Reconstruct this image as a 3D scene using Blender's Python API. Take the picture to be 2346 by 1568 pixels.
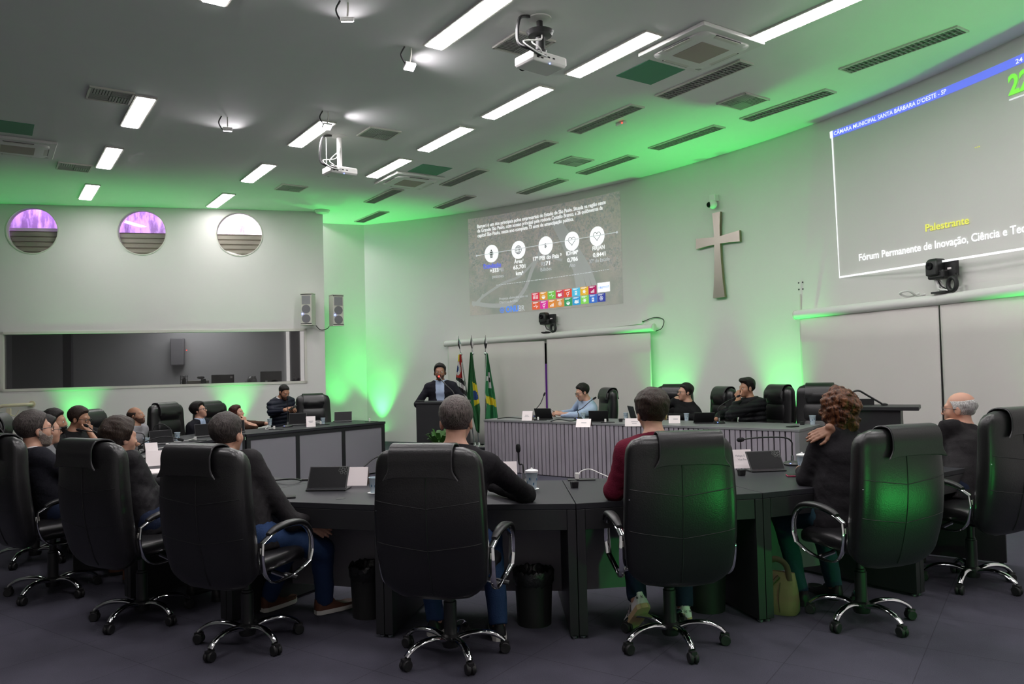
import bpy, math, random
import numpy as np
from mathutils import Vector, Matrix

for _o in list(bpy.data.objects):
    bpy.data.objects.remove(_o)
SC = bpy.context.scene
COL = SC.collection
PI = math.pi
R_ = math.radians
random.seed(7)

# ------------------------------------------------------------------ camera
HC, FPX, PITCH, ROLL = 1.60, 1780.0, 0.0305, 0.0245
FW = Vector((0, math.cos(PITCH), math.sin(PITCH)))
_r0 = Vector((1, 0, 0)); _u0 = _r0.cross(FW)
CR = (_r0 * math.cos(ROLL) - _u0 * math.sin(ROLL)).normalized()
CU = (_r0 * math.sin(ROLL) + _u0 * math.cos(ROLL)).normalized()
cam_data = bpy.data.cameras.new('camera')
cam_data.sensor_width = 36.0
cam_data.lens = FPX / 2346 * 36.0
cam_data.clip_start = 0.05
cam_data.clip_end = 100
cam = bpy.data.objects.new('camera', cam_data)
COL.objects.link(cam)
cam.matrix_world = Matrix(((CR.x, CU.x, -FW.x, 0), (CR.y, CU.y, -FW.y, 0), (CR.z, CU.z, -FW.z, HC), (0, 0, 0, 1)))
SC.camera = cam

# ------------------------------------------------------------------ world, exposure
world = bpy.data.worlds.new('world')
world.use_nodes = True
world.node_tree.nodes['Background'].inputs[0].default_value = (0.02, 0.02, 0.022, 1)
world.node_tree.nodes['Background'].inputs[1].default_value = 0.3
SC.world = world
SC.view_settings.view_transform = 'Standard'
SC.view_settings.look = 'None'
SC.view_settings.gamma = 1.0
SC.view_settings.use_curve_mapping = False
SC.view_settings.exposure = 0.0
SC.cycles.use_denoising = True
try:
    SC.cycles.denoiser = 'OPENIMAGEDENOISE'
except Exception:
    pass
SC.cycles.max_bounces = 8
SC.cycles.diffuse_bounces = 5
SC.cycles.glossy_bounces = 3
SC.cycles.transmission_bounces = 6
SC.cycles.sample_clamp_indirect = 6.0
SC.cycles.caustics_reflective = False
SC.cycles.caustics_refractive = False

TUBE_L = 47.0        # radiance of the fluorescent diffusers
GREEN = (0.055, 1.0, 0.15)

def spot(name, loc, target, power, color, angle, blend=0.6, radius=0.05):
    d = bpy.data.lights.new(name, 'SPOT')
    d.energy = power; d.color = color
    d.spot_size = R_(angle); d.spot_blend = blend; d.shadow_soft_size = radius
    o = bpy.data.objects.new(name, d); COL.objects.link(o)
    o.location = loc
    o.rotation_euler = (Vector(target) - Vector(loc)).to_track_quat('-Z', 'Y').to_euler()
    return o

# LED uplights of the hall: base point, point they aim at, power
KS = 1.05                                       # size of the hall's shell relative to the measured one
ARC_C, ARC_R = Vector((-7.547, 4.367)) * KS, 12.932 * KS
CEIL = HC + 3.08 * KS
def hz(z): return HC + (z - HC) * KS if z > 0.35 else z
def arc(ang, z=0.0, inset=0.0):
    a = R_(ang)
    return Vector((ARC_C.x + (ARC_R - inset) * math.cos(a), ARC_C.y + (ARC_R - inset) * math.sin(a), hz(z)))
LW1 = Vector((-3.61, 14.99)) * KS; LWD = Vector((0.96928553, 0.24593812)); LWN = Vector((0.24593812, -0.96928553))
def lw(s, z=0.0, out=0.0):                      # point on the left wall: s metres from its free corner (negative), out into the hall
    p = LW1 + LWD * (s * KS) + LWN * out
    return Vector((p.x, p.y, hz(z)))
UPLIGHTS = [
    ('arc', 68.3, 430), ('corner', 0, 260), ('arc', 38.6, 340), ('arc', 29.0, 440), ('arc', 11.5, 330),
    ('left', -4.3, 230), ('left', -1.65, 210), ('left', -7.2, 160),
]
LEDS = []
for kind, a, pw in UPLIGHTS:
    if kind == 'arc':
        b, t = arc(a, 0.20, 0.20), arc(a, 4.68, 0.45)
    elif kind == 'corner':
        b, t = Vector((-3.72, 16.78, 0.20)), Vector((-3.65, 16.55, CEIL))
    else:
        b, t = lw(a, 0.20, 0.20), lw(a, 4.68, 0.60)
    LEDS.append((kind, a, b, t))
    spot('green_uplight_lamp', b, t, pw, GREEN, 67, 1.0, 0.04)
# green flood standing on the floor behind the photographer, to the right
spot('green_flood_lamp', (2.5, 1.4, 0.33), (1.85, 4.8, 0.70), 55, GREEN, 58, 0.6, 0.05)
# LED uplight on the carpet just out of the picture, right
spot('green_uplight_lamp', (3.75, 3.15, 0.22), (2.0, 4.5, 1.15), 34, GREEN, 75, 0.7, 0.06)

# ------------------------------------------------------------------ helpers
def ray(px, py):
    return FW + CR * ((px - 1173) / FPX) - CU * ((py - 784) / FPX)
def atz(px, py, z):                              # point of a level plane seen at a pixel of the photograph
    d = ray(px, py); t = (z - HC) / d.z
    return Vector((d.x * t, d.y * t, z))
def aty(px, py, y):
    d = ray(px, py); t = y / d.y
    return Vector((d.x * t, y, HC + d.z * t))

class MB:
    def __init__(s): s.v, s.f, s.m = [], [], []
    def add(s, verts, faces, mi=0):
        n = len(s.v)
        s.v.extend([tuple(v) for v in verts]); s.f.extend([tuple(i + n for i in f) for f in faces]); s.m.extend([mi] * len(faces))
        return s
    def box(s, c, size, rz=0.0, mi=0, M=None):
        hx, hy, hz = size[0] / 2, size[1] / 2, size[2] / 2
        co, si = math.cos(rz), math.sin(rz)
        vs = []
        for dx, dy, dz in ((-1, -1, -1), (1, -1, -1), (1, 1, -1), (-1, 1, -1), (-1, -1, 1), (1, -1, 1), (1, 1, 1), (-1, 1, 1)):
            p = Vector((dx * hx, dy * hy, dz * hz))
            p = Vector((p.x * co - p.y * si, p.x * si + p.y * co, p.z))
            p = (M @ p if M else p) + Vector(c)
            vs.append(p)
        return s.add(vs, [(0, 3, 2, 1), (4, 5, 6, 7), (0, 1, 5, 4), (1, 2, 6, 5), (2, 3, 7, 6), (3, 0, 4, 7)], mi)
    def prism(s, poly, z0, z1, mi=0):
        n = len(poly)
        ar = sum(poly[i][0] * poly[(i + 1) % n][1] - poly[(i + 1) % n][0] * poly[i][1] for i in range(n))
        if ar < 0: poly = poly[::-1]
        vs = [(p[0], p[1], z0) for p in poly] + [(p[0], p[1], z1) for p in poly]
        fs = [tuple(range(n - 1, -1, -1)), tuple(range(n, 2 * n))] + [(i, (i + 1) % n, n + (i + 1) % n, n + i) for i in range(n)]
        return s.add(vs, fs, mi)
    def loft(s, rings, closed=True, cap=True, mi=0, loop=False):
        n = len(rings[0]); k = len(rings)
        vs = [p for r in rings for p in r]; fs = []
        for i in range(k if loop else k - 1):
            j = (i + 1) % k
            for a in range(n if closed else n - 1):
                b = (a + 1) % n
                fs.append((i * n + a, i * n + b, j * n + b, j * n + a))
        if cap and closed and not loop:
            fs.append(tuple(range(n - 1, -1, -1))); fs.append(tuple((k - 1) * n + a for a in range(n)))
        return s.add(vs, fs, mi)
    def tube(s, pts, r, n=8, mi=0, cap=True, flat=None, loop=False):
        pts = [Vector(p) for p in pts]; k = len(pts)
        rr = r if isinstance(r, (list, tuple)) else [r] * k
        rings = []; up = None
        for i, p in enumerate(pts):
            a = pts[(i - 1) % k] if (loop or i > 0) else pts[i]
            b = pts[(i + 1) % k] if (loop or i < k - 1) else pts[i]
            t = (b - a).normalized()
            if up is None:
                up = Vector((0, 0, 1)) if abs(t.z) < 0.9 else Vector((0, 1, 0))
                if flat: up = Vector(flat[0])
            sd = t.cross(up)
            if sd.length < 1e-6: sd = t.orthogonal()
            sd.normalize(); u = sd.cross(t).normalized()
            if not flat: up = u
            fx, fy = (flat[1], flat[2]) if flat else (1, 1)
            rings.append([p + sd * (math.cos(2 * PI * j / n) * rr[i] * fx) + u * (math.sin(2 * PI * j / n) * rr[i] * fy) for j in range(n)])
        return s.loft(rings, True, cap, mi, loop)
    def lathe(s, prof, c=(0, 0, 0), n=24, mi=0, M=None):
        rings = []
        for r, z in prof:
            ring = []
            for j in range(n):
                p = Vector((r * math.cos(2 * PI * j / n), r * math.sin(2 * PI * j / n), z))
                ring.append((M @ p if M else p) + Vector(c))
            rings.append(ring)
        return s.loft(rings, True, True, mi)
    def ball(s, c, r, n=14, mi=0, sc=(1, 1, 1)):
        rings = []
        m = max(6, n // 2)
        for i in range(m + 1):
            th = PI * (i / m) if 0 < i < m else (0.02 if i == 0 else PI - 0.02)
            rings.append([(c[0] + r * sc[0] * math.sin(th) * math.cos(2 * PI * j / n), c[1] + r * sc[1] * math.sin(th) * math.sin(2 * PI * j / n), c[2] - r * sc[2] * math.cos(th)) for j in range(n)])
        return s.loft(rings, True, True, mi)
    def build(s, name, mats, parent=None, smooth=True, bevel=0.0, angle=0.7, kind=None):
        me = bpy.data.meshes.new(name)
        me.from_pydata(s.v, [], s.f)
        if not isinstance(mats, (list, tuple)): mats = [mats]
        for m in mats: me.materials.append(m)
        if any(s.m): me.polygons.foreach_set('material_index', s.m)
        if smooth:
            me.polygons.foreach_set('use_smooth', [True] * len(s.f))
            me.set_sharp_from_angle(angle=angle)
        me.validate(); me.update()
        o = bpy.data.objects.new(name, me); COL.objects.link(o)
        if parent is not None: o.parent = parent
        if bevel:
            b = o.modifiers.new('bevel', 'BEVEL'); b.width = bevel; b.segments = 2; b.limit_method = 'ANGLE'; b.angle_limit = R_(40)
        if kind: o['kind'] = kind
        return o

def tag(o, label, cat, group=None):
    o['label'] = label; o['category'] = cat
    if group: o['group'] = group
    return o
def thing(name, label, cat, loc=(0, 0, 0), rz=0.0, group=None):
    o = bpy.data.objects.new(name, None); COL.objects.link(o)
    o.empty_display_size = 0.1
    o.location = loc; o.rotation_euler = (0, 0, rz)
    return tag(o, label, cat, group)
_children = {}
def copy_tree(o, parent=None):
    c = o.copy(); COL.objects.link(c)
    if parent is not None: c.parent = parent
    for ch in [x for x in bpy.data.objects if x.parent == o]:
        copy_tree(ch, c)
    return c
def dup(o, loc, rz, label, group=None):
    c = copy_tree(o); c.location = loc; c.rotation_euler = (0, 0, rz); c['label'] = label
    if group: c['group'] = group
    return c
def catmull(pts, n=6, loop=False):
    P = [Vector(p) for p in pts]; k = len(P); out = []
    for i in range(k if loop else k - 1):
        p0 = P[(i - 1) % k] if (loop or i > 0) else P[0] * 2 - P[1]
        p1 = P[i]; p2 = P[(i + 1) % k]
        p3 = P[(i + 2) % k] if (loop or i < k - 2) else P[-1] * 2 - P[-2]
        for j in range(n):
            t = j / n
            out.append(0.5 * ((2 * p1) + (p2 - p0) * t + (2 * p0 - 5 * p1 + 4 * p2 - p3) * t * t + (3 * p1 - p0 - 3 * p2 + p3) * t ** 3))
    if not loop: out.append(P[-1])
    return out

# ------------------------------------------------------------------ materials
def mat(name, color, rough=0.5, metal=0.0, spec=0.5, bump=0.0, bscale=80.0, emit=None, estr=0.0, vary=0.0, vscale=4.0, alpha=1.0, trans=0.0, sheen=0.0, coat=0.0):
    m = bpy.data.materials.new(name); m.use_nodes = True
    nt = m.node_tree; b = nt.nodes['Principled BSDF']
    b.inputs['Base Color'].default_value = (*color, 1)
    b.inputs['Roughness'].default_value = rough
    b.inputs['Metallic'].default_value = metal
    b.inputs['Specular IOR Level'].default_value = spec
    if trans: b.inputs['Transmission Weight'].default_value = trans
    if alpha < 1: b.inputs['Alpha'].default_value = alpha
    if sheen: b.inputs['Sheen Weight'].default_value = sheen
    if coat: b.inputs['Coat Weight'].default_value = coat
    if emit:
        b.inputs['Emission Color'].default_value = (*emit, 1); b.inputs['Emission Strength'].default_value = estr
    tc = None
    if bump or vary:
        tc = nt.nodes.new('ShaderNodeTexCoord')
    if vary:
        n = nt.nodes.new('ShaderNodeTexNoise'); n.inputs['Scale'].default_value = vscale; n.inputs['Detail'].default_value = 5
        nt.links.new(tc.outputs['Object'], n.inputs['Vector'])
        mx = nt.nodes.new('ShaderNodeMix'); mx.data_type = 'RGBA'
        mx.inputs[6].default_value = (*[c * (1 - vary) for c in color], 1); mx.inputs[7].default_value = (*[min(1, c * (1 + vary)) for c in color], 1)
        nt.links.new(n.outputs['Fac'], mx.inputs[0]); nt.links.new(mx.outputs[2], b.inputs['Base Color'])
    if bump:
        n = nt.nodes.new('ShaderNodeTexNoise'); n.inputs['Scale'].default_value = bscale; n.inputs['Detail'].default_value = 4
        nt.links.new(tc.outputs['Object'], n.inputs['Vector'])
        bp = nt.nodes.new('ShaderNodeBump'); bp.inputs['Strength'].default_value = bump; bp.inputs['Distance'].default_value = 0.01
        nt.links.new(n.outputs['Fac'], bp.inputs['Height']); nt.links.new(bp.outputs['Normal'], b.inputs['Normal'])
    return m
M = {}
M['wall'] = mat('wall_paint', (0.71, 0.69, 0.675), 0.75, bump=0.06, bscale=9, vary=0.03, vscale=1.5)
M['ceiling'] = mat('ceiling_paint', (0.80, 0.80, 0.785), 0.8, bump=0.05, bscale=6, vary=0.02)
M['white'] = mat('white_plastic', (0.72, 0.71, 0.69), 0.45)
M['offwhite'] = mat('offwhite_metal', (0.62, 0.60, 0.55), 0.45)
M['beige'] = mat('beige_grille', (0.42, 0.37, 0.31), 0.7, bump=0.3, bscale=250)
M['black'] = mat('black_plastic', (0.012, 0.012, 0.013), 0.42)
M['rubber'] = mat('black_rubber', (0.010, 0.010, 0.011), 0.55)
M['leather'] = mat('black_leather', (0.008, 0.0075, 0.0085), 0.33, spec=0.55, bump=0.10, bscale=140)
M['leather_edge'] = mat('black_leather_piping', (0.035, 0.033, 0.037), 0.35)
M['leather_seam'] = mat('black_leather_seam', (0.007, 0.007, 0.008), 0.5)
M['chrome'] = mat('chrome', (0.80, 0.80, 0.82), 0.07, metal=1.0)
M['steel'] = mat('brushed_steel', (0.55, 0.56, 0.57), 0.25, metal=1.0)
M['desk_top'] = mat('charcoal_laminate', (0.026, 0.026, 0.031), 0.5, spec=0.2, bump=0.03, bscale=300)
M['desk_black'] = mat('black_laminate', (0.014, 0.014, 0.016), 0.5, bump=0.03, bscale=300)
M['desk_grey'] = mat('grey_laminate', (0.23, 0.22, 0.25), 0.55)
M['table_top'] = mat('grey_laminate_top', (0.20, 0.205, 0.21), 0.35)
M['slat'] = mat('mauve_grey_slat', (0.30, 0.275, 0.31), 0.6)
M['slat_gap'] = mat('dark_groove', (0.035, 0.03, 0.04), 0.8)
M['paper'] = mat('white_paper', (0.88, 0.80, 0.80), 0.7)
M['card_grey'] = mat('cardboard_back', (0.30, 0.25, 0.22), 0.8)
M['screen'] = mat('dark_glass_screen', (0.004, 0.004, 0.005), 0.38, spec=0.12)
M['cup'] = mat('translucent_cup', (0.62, 0.74, 0.82), 0.3, trans=0.25)
M['cup_white'] = mat('white_cup', (0.78, 0.78, 0.78), 0.4)
M['blue_print'] = mat('blue_print', (0.10, 0.25, 0.42), 0.5)
M['blind'] = mat('roller_blind_fabric', (0.60, 0.565, 0.545), 0.85, bump=0.12, bscale=2.2, vary=0.02, vscale=3)
M['green_panel'] = mat('green_hatch_paint', (0.05, 0.26, 0.14), 0.6)
M['louver'] = mat('louver_metal', (0.36, 0.36, 0.34), 0.5)
M['louver_dark'] = mat('louver_shadow_box', (0.10, 0.11, 0.10), 0.7)
M['cross'] = mat('pewter_metal', (0.42, 0.36, 0.33), 0.32, metal=0.75, vary=0.08, vscale=3)
M['cross_side'] = mat('brown_edge', (0.17, 0.13, 0.08), 0.6)
M['foam'] = mat('mic_foam', (0.008, 0.008, 0.009), 0.9, bump=0.5, bscale=400)
M['led_red'] = mat('red_led', (0.8, 0.02, 0.01), 0.4, emit=(1, 0.03, 0.02), estr=6)
M['led_blue'] = mat('blue_led', (0.1, 0.15, 0.9), 0.4, emit=(0.12, 0.18, 1.0), estr=9)
M['led_green'] = mat('green_led_lens', (0.05, 0.8, 0.15), 0.3, emit=GREEN, estr=25)
M['bag'] = mat('olive_canvas', (0.17, 0.125, 0.06), 0.8, bump=0.2, bscale=90, vary=0.1, vscale=6)
M['bag_dark'] = mat('brown_canvas', (0.07, 0.045, 0.025), 0.8)
M['bin'] = mat('black_wastebasket', (0.012, 0.012, 0.012), 0.5)
M['bin_liner'] = mat('black_bin_liner', (0.016, 0.016, 0.017), 0.28, bump=0.6, bscale=45)
M['leaf'] = mat('green_leaf', (0.035, 0.11, 0.018), 0.5, vary=0.35, vscale=20)
M['rail_cream'] = mat('cream_rail_paint', (0.62, 0.56, 0.40), 0.5)
M['shutter'] = mat('beige_shutter', (0.52, 0.48, 0.40), 0.6)
M['speaker'] = mat('ivory_speaker', (0.58, 0.57, 0.51), 0.5)
M['speaker_mesh'] = mat('speaker_mesh', (0.27, 0.265, 0.28), 0.6, bump=0.4, bscale=500)
M['speaker_cone'] = mat('speaker_cone', (0.17, 0.165, 0.18), 0.6)
M['white_cable'] = mat('white_cable', (0.75, 0.75, 0.73), 0.5)
M['red_phone'] = mat('pink_phone_case', (0.45, 0.03, 0.10), 0.4)
M['printer'] = mat('beige_printer', (0.42, 0.40, 0.33), 0.5)
M['lit_strip'] = mat('daylit_gap', (0.9, 0.88, 0.85), 0.6, emit=(1.0, 0.95, 0.92), estr=1.1)
M['door_dark'] = mat('dark_door', (0.05, 0.05, 0.06), 0.6)
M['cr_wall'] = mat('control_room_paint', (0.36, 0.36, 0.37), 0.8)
M['tube_dim'] = mat('dimmed_fluorescent_diffuser', (0.9, 0.9, 0.9), 0.5, emit=(1.0, 0.955, 0.965), estr=TUBE_L * .62)  # same tubes, emission lowered to keep the left wall from over-brightening
M['tube'] = mat('fluorescent_diffuser', (0.9, 0.9, 0.9), 0.5, emit=(1.0, 0.955, 0.965), estr=TUBE_L)

def carpet():
    m = bpy.data.materials.new('carpet_tiles'); m.use_nodes = True
    nt = m.node_tree; b = nt.nodes['Principled BSDF']; L = nt.links.new
    b.inputs['Roughness'].default_value = 0.95; b.inputs['Specular IOR Level'].default_value = 0.15
    tc = nt.nodes.new('ShaderNodeTexCoord')
    mp = nt.nodes.new('ShaderNodeMapping'); mp.inputs['Rotation'].default_value = (0, 0, R_(34.5)); L(tc.outputs['Object'], mp.inputs['Vector'])
    n = nt.nodes.new('ShaderNodeTexNoise'); n.inputs['Scale'].default_value = 260; n.inputs['Detail'].default_value = 3; L(tc.outputs['Object'], n.inputs['Vector'])
    n2 = nt.nodes.new('ShaderNodeTexNoise'); n2.inputs['Scale'].default_value = 1.3; n2.inputs['Detail'].default_value = 4; L(tc.outputs['Object'], n2.inputs['Vector'])
    br = nt.nodes.new('ShaderNodeTexBrick'); br.offset = 0; br.inputs['Scale'].default_value = 1.0
    br.inputs['Brick Width'].default_value = 0.6; br.inputs['Row Height'].default_value = 0.6; br.inputs['Mortar Size'].default_value = 0.003; br.inputs['Mortar Smooth'].default_value = 0.5
    br.inputs['Color1'].default_value = (0.062, 0.060, 0.082, 1); br.inputs['Color2'].default_value = (0.067, 0.065, 0.087, 1); br.inputs['Mortar'].default_value = (0.040, 0.039, 0.054, 1)
    L(mp.outputs['Vector'], br.inputs['Vector'])
    mx = nt.nodes.new('ShaderNodeMix'); mx.data_type = 'RGBA'; mx.blend_type = 'MULTIPLY'; mx.inputs[0].default_value = 1
    ad = nt.nodes.new('ShaderNodeMath'); ad.operation = 'ADD'; L(n.outputs['Fac'], ad.inputs[0]); L(n2.outputs['Fac'], ad.inputs[1])
    L(br.outputs['Color'], mx.inputs[6]); L(ad.outputs[0], mx.inputs[7]); L(mx.outputs[2], b.inputs['Base Color'])
    bp = nt.nodes.new('ShaderNodeBump'); bp.inputs['Strength'].default_value = 0.5; bp.inputs['Distance'].default_value = 0.006
    L(n.outputs['Fac'], bp.inputs['Height']); L(bp.outputs['Normal'], b.inputs['Normal'])
    return m
M['carpet'] = carpet()

def glass_dark():
    m = bpy.data.materials.new('tinted_window_glass'); m.use_nodes = True
    nt = m.node_tree; L = nt.links.new
    for n in list(nt.nodes):
        if n.type != 'OUTPUT_MATERIAL': nt.nodes.remove(n)
    out = [n for n in nt.nodes if n.type == 'OUTPUT_MATERIAL'][0]
    tr = nt.nodes.new('ShaderNodeBsdfTransparent'); tr.inputs[0].default_value = (0.60, 0.60, 0.60, 1)
    gl = nt.nodes.new('ShaderNodeBsdfGlossy'); gl.inputs['Roughness'].default_value = 0.02; gl.inputs[0].default_value = (0.9, 0.9, 0.9, 1)
    fr = nt.nodes.new('ShaderNodeFresnel'); fr.inputs[0].default_value = 1.7
    mx = nt.nodes.new('ShaderNodeMixShader')
    L(fr.outputs[0], mx.inputs[0]); L(tr.outputs[0], mx.inputs[1]); L(gl.outputs[0], mx.inputs[2]); L(mx.outputs[0], out.inputs['Surface'])
    return m
M['glass_dark'] = glass_dark()
def glass_clear():
    m = glass_dark(); m.name = 'clear_window_glass'
    for n in m.node_tree.nodes:
        if n.type == 'BSDF_TRANSPARENT': n.inputs[0].default_value = (0.96, 0.96, 0.96, 1)
        if n.type == 'FRESNEL': n.inputs[0].default_value = 1.3
    return m
M['glass_clear'] = glass_clear()
def stain(name, c0, c1):
    m = mat(name, c0, 0.9); nt = m.node_tree; L = nt.links.new; b = nt.nodes['Principled BSDF']
    tc = nt.nodes.new('ShaderNodeTexCoord'); mp = nt.nodes.new('ShaderNodeMapping'); mp.inputs['Scale'].default_value = (5, 5, 1.3); L(tc.outputs['Object'], mp.inputs['Vector'])
    n = nt.nodes.new('ShaderNodeTexNoise'); n.inputs['Scale'].default_value = 1.4; n.inputs['Detail'].default_value = 7; n.inputs['Roughness'].default_value = 0.65; L(mp.outputs['Vector'], n.inputs['Vector'])
    r = nt.nodes.new('ShaderNodeValToRGB'); r.color_ramp.elements[0].position = 0.42; r.color_ramp.elements[0].color = (*c1, 1)
    r.color_ramp.elements[1].position = 0.58; r.color_ramp.elements[1].color = (*c0, 1)
    L(n.outputs['Fac'], r.inputs[0]); L(r.outputs[0], b.inputs['Base Color'])
    return m
M['outer_wall'] = stain('stained_render_wall', (0.72, 0.70, 0.70), (0.25, 0.23, 0.25))

# lettering: outlines of the writing, made before the rest of the scene
def text_mesh(s, bold=0.0):
    cu = bpy.data.curves.new('lettering', 'FONT'); cu.body = s; cu.size = 1.0; cu.resolution_u = 3; cu.offset = bold; cu.extrude = 0.0
    o = bpy.data.objects.new('lettering', cu); COL.objects.link(o)
    dg = bpy.context.evaluated_depsgraph_get()
    me = o.evaluated_get(dg).to_mesh()
    vs = [tuple(v.co) for v in me.vertices]; fs = [tuple(p.vertices) for p in me.polygons]
    o.evaluated_get(dg).to_mesh_clear()
    bpy.data.objects.remove(o); bpy.data.curves.remove(cu)
    x0 = min(v[0] for v in vs); x1 = max(v[0] for v in vs)
    return [((v[0] - x0) / (x1 - x0), v[1]) for v in vs], fs, x1 - x0
_capH = max(v[1] for v in text_mesh('H')[0])

# ================================================================== the setting
def st(o): o['kind'] = 'structure'; return o
fl = MB().box((-4, 6.5, -0.05), (26, 27, 0.1)).build('floor', M['carpet'], smooth=False); st(fl)

# front wall: an arc
w = MB(); rin, rout = [], []
angs = [69.9 - 0.5 * i for i in range(int((69.9 + 25) / 0.5) + 1)]
for i, a in enumerate(angs):
    p, q = arc(a), arc(a, 0, -0.15)
    rin.append(p); rout.append(q)
n = len(angs)
vs = [(p.x, p.y, z) for p in rin for z in (0, CEIL)] + [(p.x, p.y, z) for p in rout for z in (0, CEIL)]
fs = []
for i in range(n - 1):
    fs.append((2 * i, 2 * i + 2, 2 * i + 3, 2 * i + 1)); k = 2 * n
    fs.append((k + 2 * i, k + 2 * i + 1, k + 2 * i + 3, k + 2 * i + 2))
w.add(vs, fs); st(w.build('wall_front', M['wall'], angle=0.5))
pA, pB = arc(69.9), Vector((-4.02, 16.15, 0)) * KS
nx = (pB - pA).normalized(); nn = Vector((nx.y, -nx.x, 0)) * 0.15
st(MB().prism([pA, pB, pB + nn, pA + nn], 0, CEIL).build('wall_corner', M['wall'], smooth=False))
# closing walls behind the photographer
pE = arc(-25)
st(MB().prism([(pE.x, pE.y), (pE.x, pE.y - .15), (-15, pE.y - .15), (-15, pE.y)], 0, CEIL).build('wall_back', M['wall'], smooth=False))
pl = lw(-11.5)
st(MB().prism([(pl.x, pl.y), (pl.x - .15, pl.y), (pl.x - .15, pE.y), (pl.x, pE.y)], 0, CEIL).build('wall_side', M['wall'], smooth=False))
st(MB().prism([(pl.x - .15, pE.y - .15), (8, pE.y - .15), (8, 13.2), (-1, 18.5), (-4.6, 18.2), lw(0, 0, -.15).xy, lw(-11.5, 0, -.15).xy, (pl.x - .15, pl.y)], CEIL, CEIL + 0.12).build('ceiling', M['ceiling'], smooth=False))

# left wall with the long control-room window and three portholes
WS0, WS1, WZ0, WZ1 = -5.54, -0.34, 1.36, 2.41
PORT = [-5.03, -3.235, -1.54]; PZ, PR, PQ = 4.215, 0.412, 0.462
panels = []   # quads in (s, z)
def q(s0, s1, z0, z1): panels.append([(s0, z0), (s1, z0), (s1, z1), (s0, z1)])
q(-11.5, 0, 0, WZ0); q(-11.5, WS0, WZ0, WZ1); q(WS1, 0, WZ0, WZ1); q(-11.5, 0, WZ1, PZ - PQ)
edges = [-11.5] + [e for c in PORT for e in (c - PQ, c + PQ)] + [0]
for i in range(0, len(edges), 2): q(edges[i], edges[i + 1], PZ - PQ, 4.68)
for c in PORT:
    for k in range(32):
        a0, a1 = 2 * PI * k / 32, 2 * PI * (k + 1) / 32
        def sqp(a):
            m = max(abs(math.cos(a)), abs(math.sin(a))); return (c + PQ * math.cos(a) / m, min(4.68, PZ + PQ * math.sin(a) / m))
        panels.append([(c + PR * math.cos(a0), PZ + PR * math.sin(a0)), sqp(a0), sqp(a1), (c + PR * math.cos(a1), PZ + PR * math.sin(a1))])
w = MB(); T = 0.14
for pn in panels:
    w.add([lw(s, z) for s, z in pn], [(0, 1, 2, 3)]); w.add([lw(s, z, -T) for s, z in pn], [(3, 2, 1, 0)])
def reveal(loop):
    k = len(loop)
    for i in range(k):
        a, b = loop[i], loop[(i + 1) % k]
        w.add([lw(*a), lw(*b), lw(b[0], b[1], -T), lw(a[0], a[1], -T)], [(0, 1, 2, 3)])
reveal([(WS0, WZ0), (WS1, WZ0), (WS1, WZ1), (WS0, WZ1)])
for c in PORT: reveal([(c + PR * math.cos(2 * PI * k / 32), PZ + PR * math.sin(2 * PI * k / 32)) for k in range(32)])
reveal([(0, 0), (0, 4.68)])
st(w.build('wall_left', M['wall'], smooth=False))

def lwbox(mb, s0, s1, z0, z1, o0, o1, mi=0):
    vs = [lw(s, z, o) for o in (o0, o1) for s, z in ((s0, z0), (s1, z0), (s1, z1), (s0, z1))]
    return mb.add(vs, [(3, 2, 1, 0), (4, 5, 6, 7), (0, 1, 5, 4), (1, 2, 6, 5), (2, 3, 7, 6), (3, 0, 4, 7)], mi)
def lwpx(px, py, out):                           # (s, z) on the plane parallel to the left wall
    d = ray(px, py); base = LW1 + LWN * out
    t = base.dot(LWN) / Vector((d.x, d.y)).dot(LWN)
    p = Vector((d.x * t, d.y * t)) - base
    return p.dot(LWD) / KS, HC + d.z * t / KS

# portholes
for i, c in enumerate(PORT):
    fr = MB()
    ring = [[lw(c + r * math.cos(2 * PI * k / 40), PZ + r * math.sin(2 * PI * k / 40), o) for k in range(40)] for r, o in ((PR + .012, .0), (PR + .012, .012), (PR - .006, .012), (PR - .006, -T))]
    fr.loft(ring, True, False)
    f = st(fr.build('window_%d' % (i + 1), M['offwhite']))
    MB().loft([[lw(c + PR * .99 * math.cos(2 * PI * k / 40), PZ + PR * .99 * math.sin(2 * PI * k / 40), o) for k in range(40)] for o in (-.10, -.106)]).build('pane', M['glass_clear'], f, smooth=False)
    sh = MB(); rows = []
    for j in range(61):
        z = PZ - PR - .03 + j * (PR + .045) / 60
        ph = (j / 12.0) % 1.0
        o = -.19 + (.022 if ph < .6 else -.012)
        rows.append((z, o))
    for (z0, o0), (z1, o1) in zip(rows, rows[1:]):
        sh.add([lw(c - .45, z0, o0), lw(c + .45, z0, o0), lw(c + .45, z1, o1), lw(c - .45, z1, o1)], [(0, 1, 2, 3)])
    sh.build('shutter', M['shutter'], f, smooth=False)
    if i == 0:
        lwbox(MB(), c - .45, c + .45, PZ + .02, PZ + .085, -.32, -.26).build('glow_ledge', M['white'], f, smooth=False)  # white ledge added to catch light as the bright gap over the shutter
ow = MB(); lwbox(ow, -9, -0.35, 3.0, 6.2, -1.35, -1.25); st(ow.build('wall_outside', M['outer_wall'], smooth=False))
for s, colr, pw in ((-5.03, (0.62, 0.30, 1.0), 60), (-3.235, (0.58, 0.24, 1.0), 42), (-1.50, (1.0, 0.92, 0.95), 85)):
    d = bpy.data.lights.new('daylight_lamp', 'AREA'); d.energy = pw; d.color = colr; d.shape = 'RECTANGLE'; d.size = 1.0; d.size_y = 0.3
    o = bpy.data.objects.new('daylight_lamp', d); COL.objects.link(o); o.location = lw(s, 5.35, -.55)
    o.rotation_euler = (lw(s, 4.75, -1.25) - o.location).to_track_quat('-Z', 'Y').to_euler()

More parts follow.
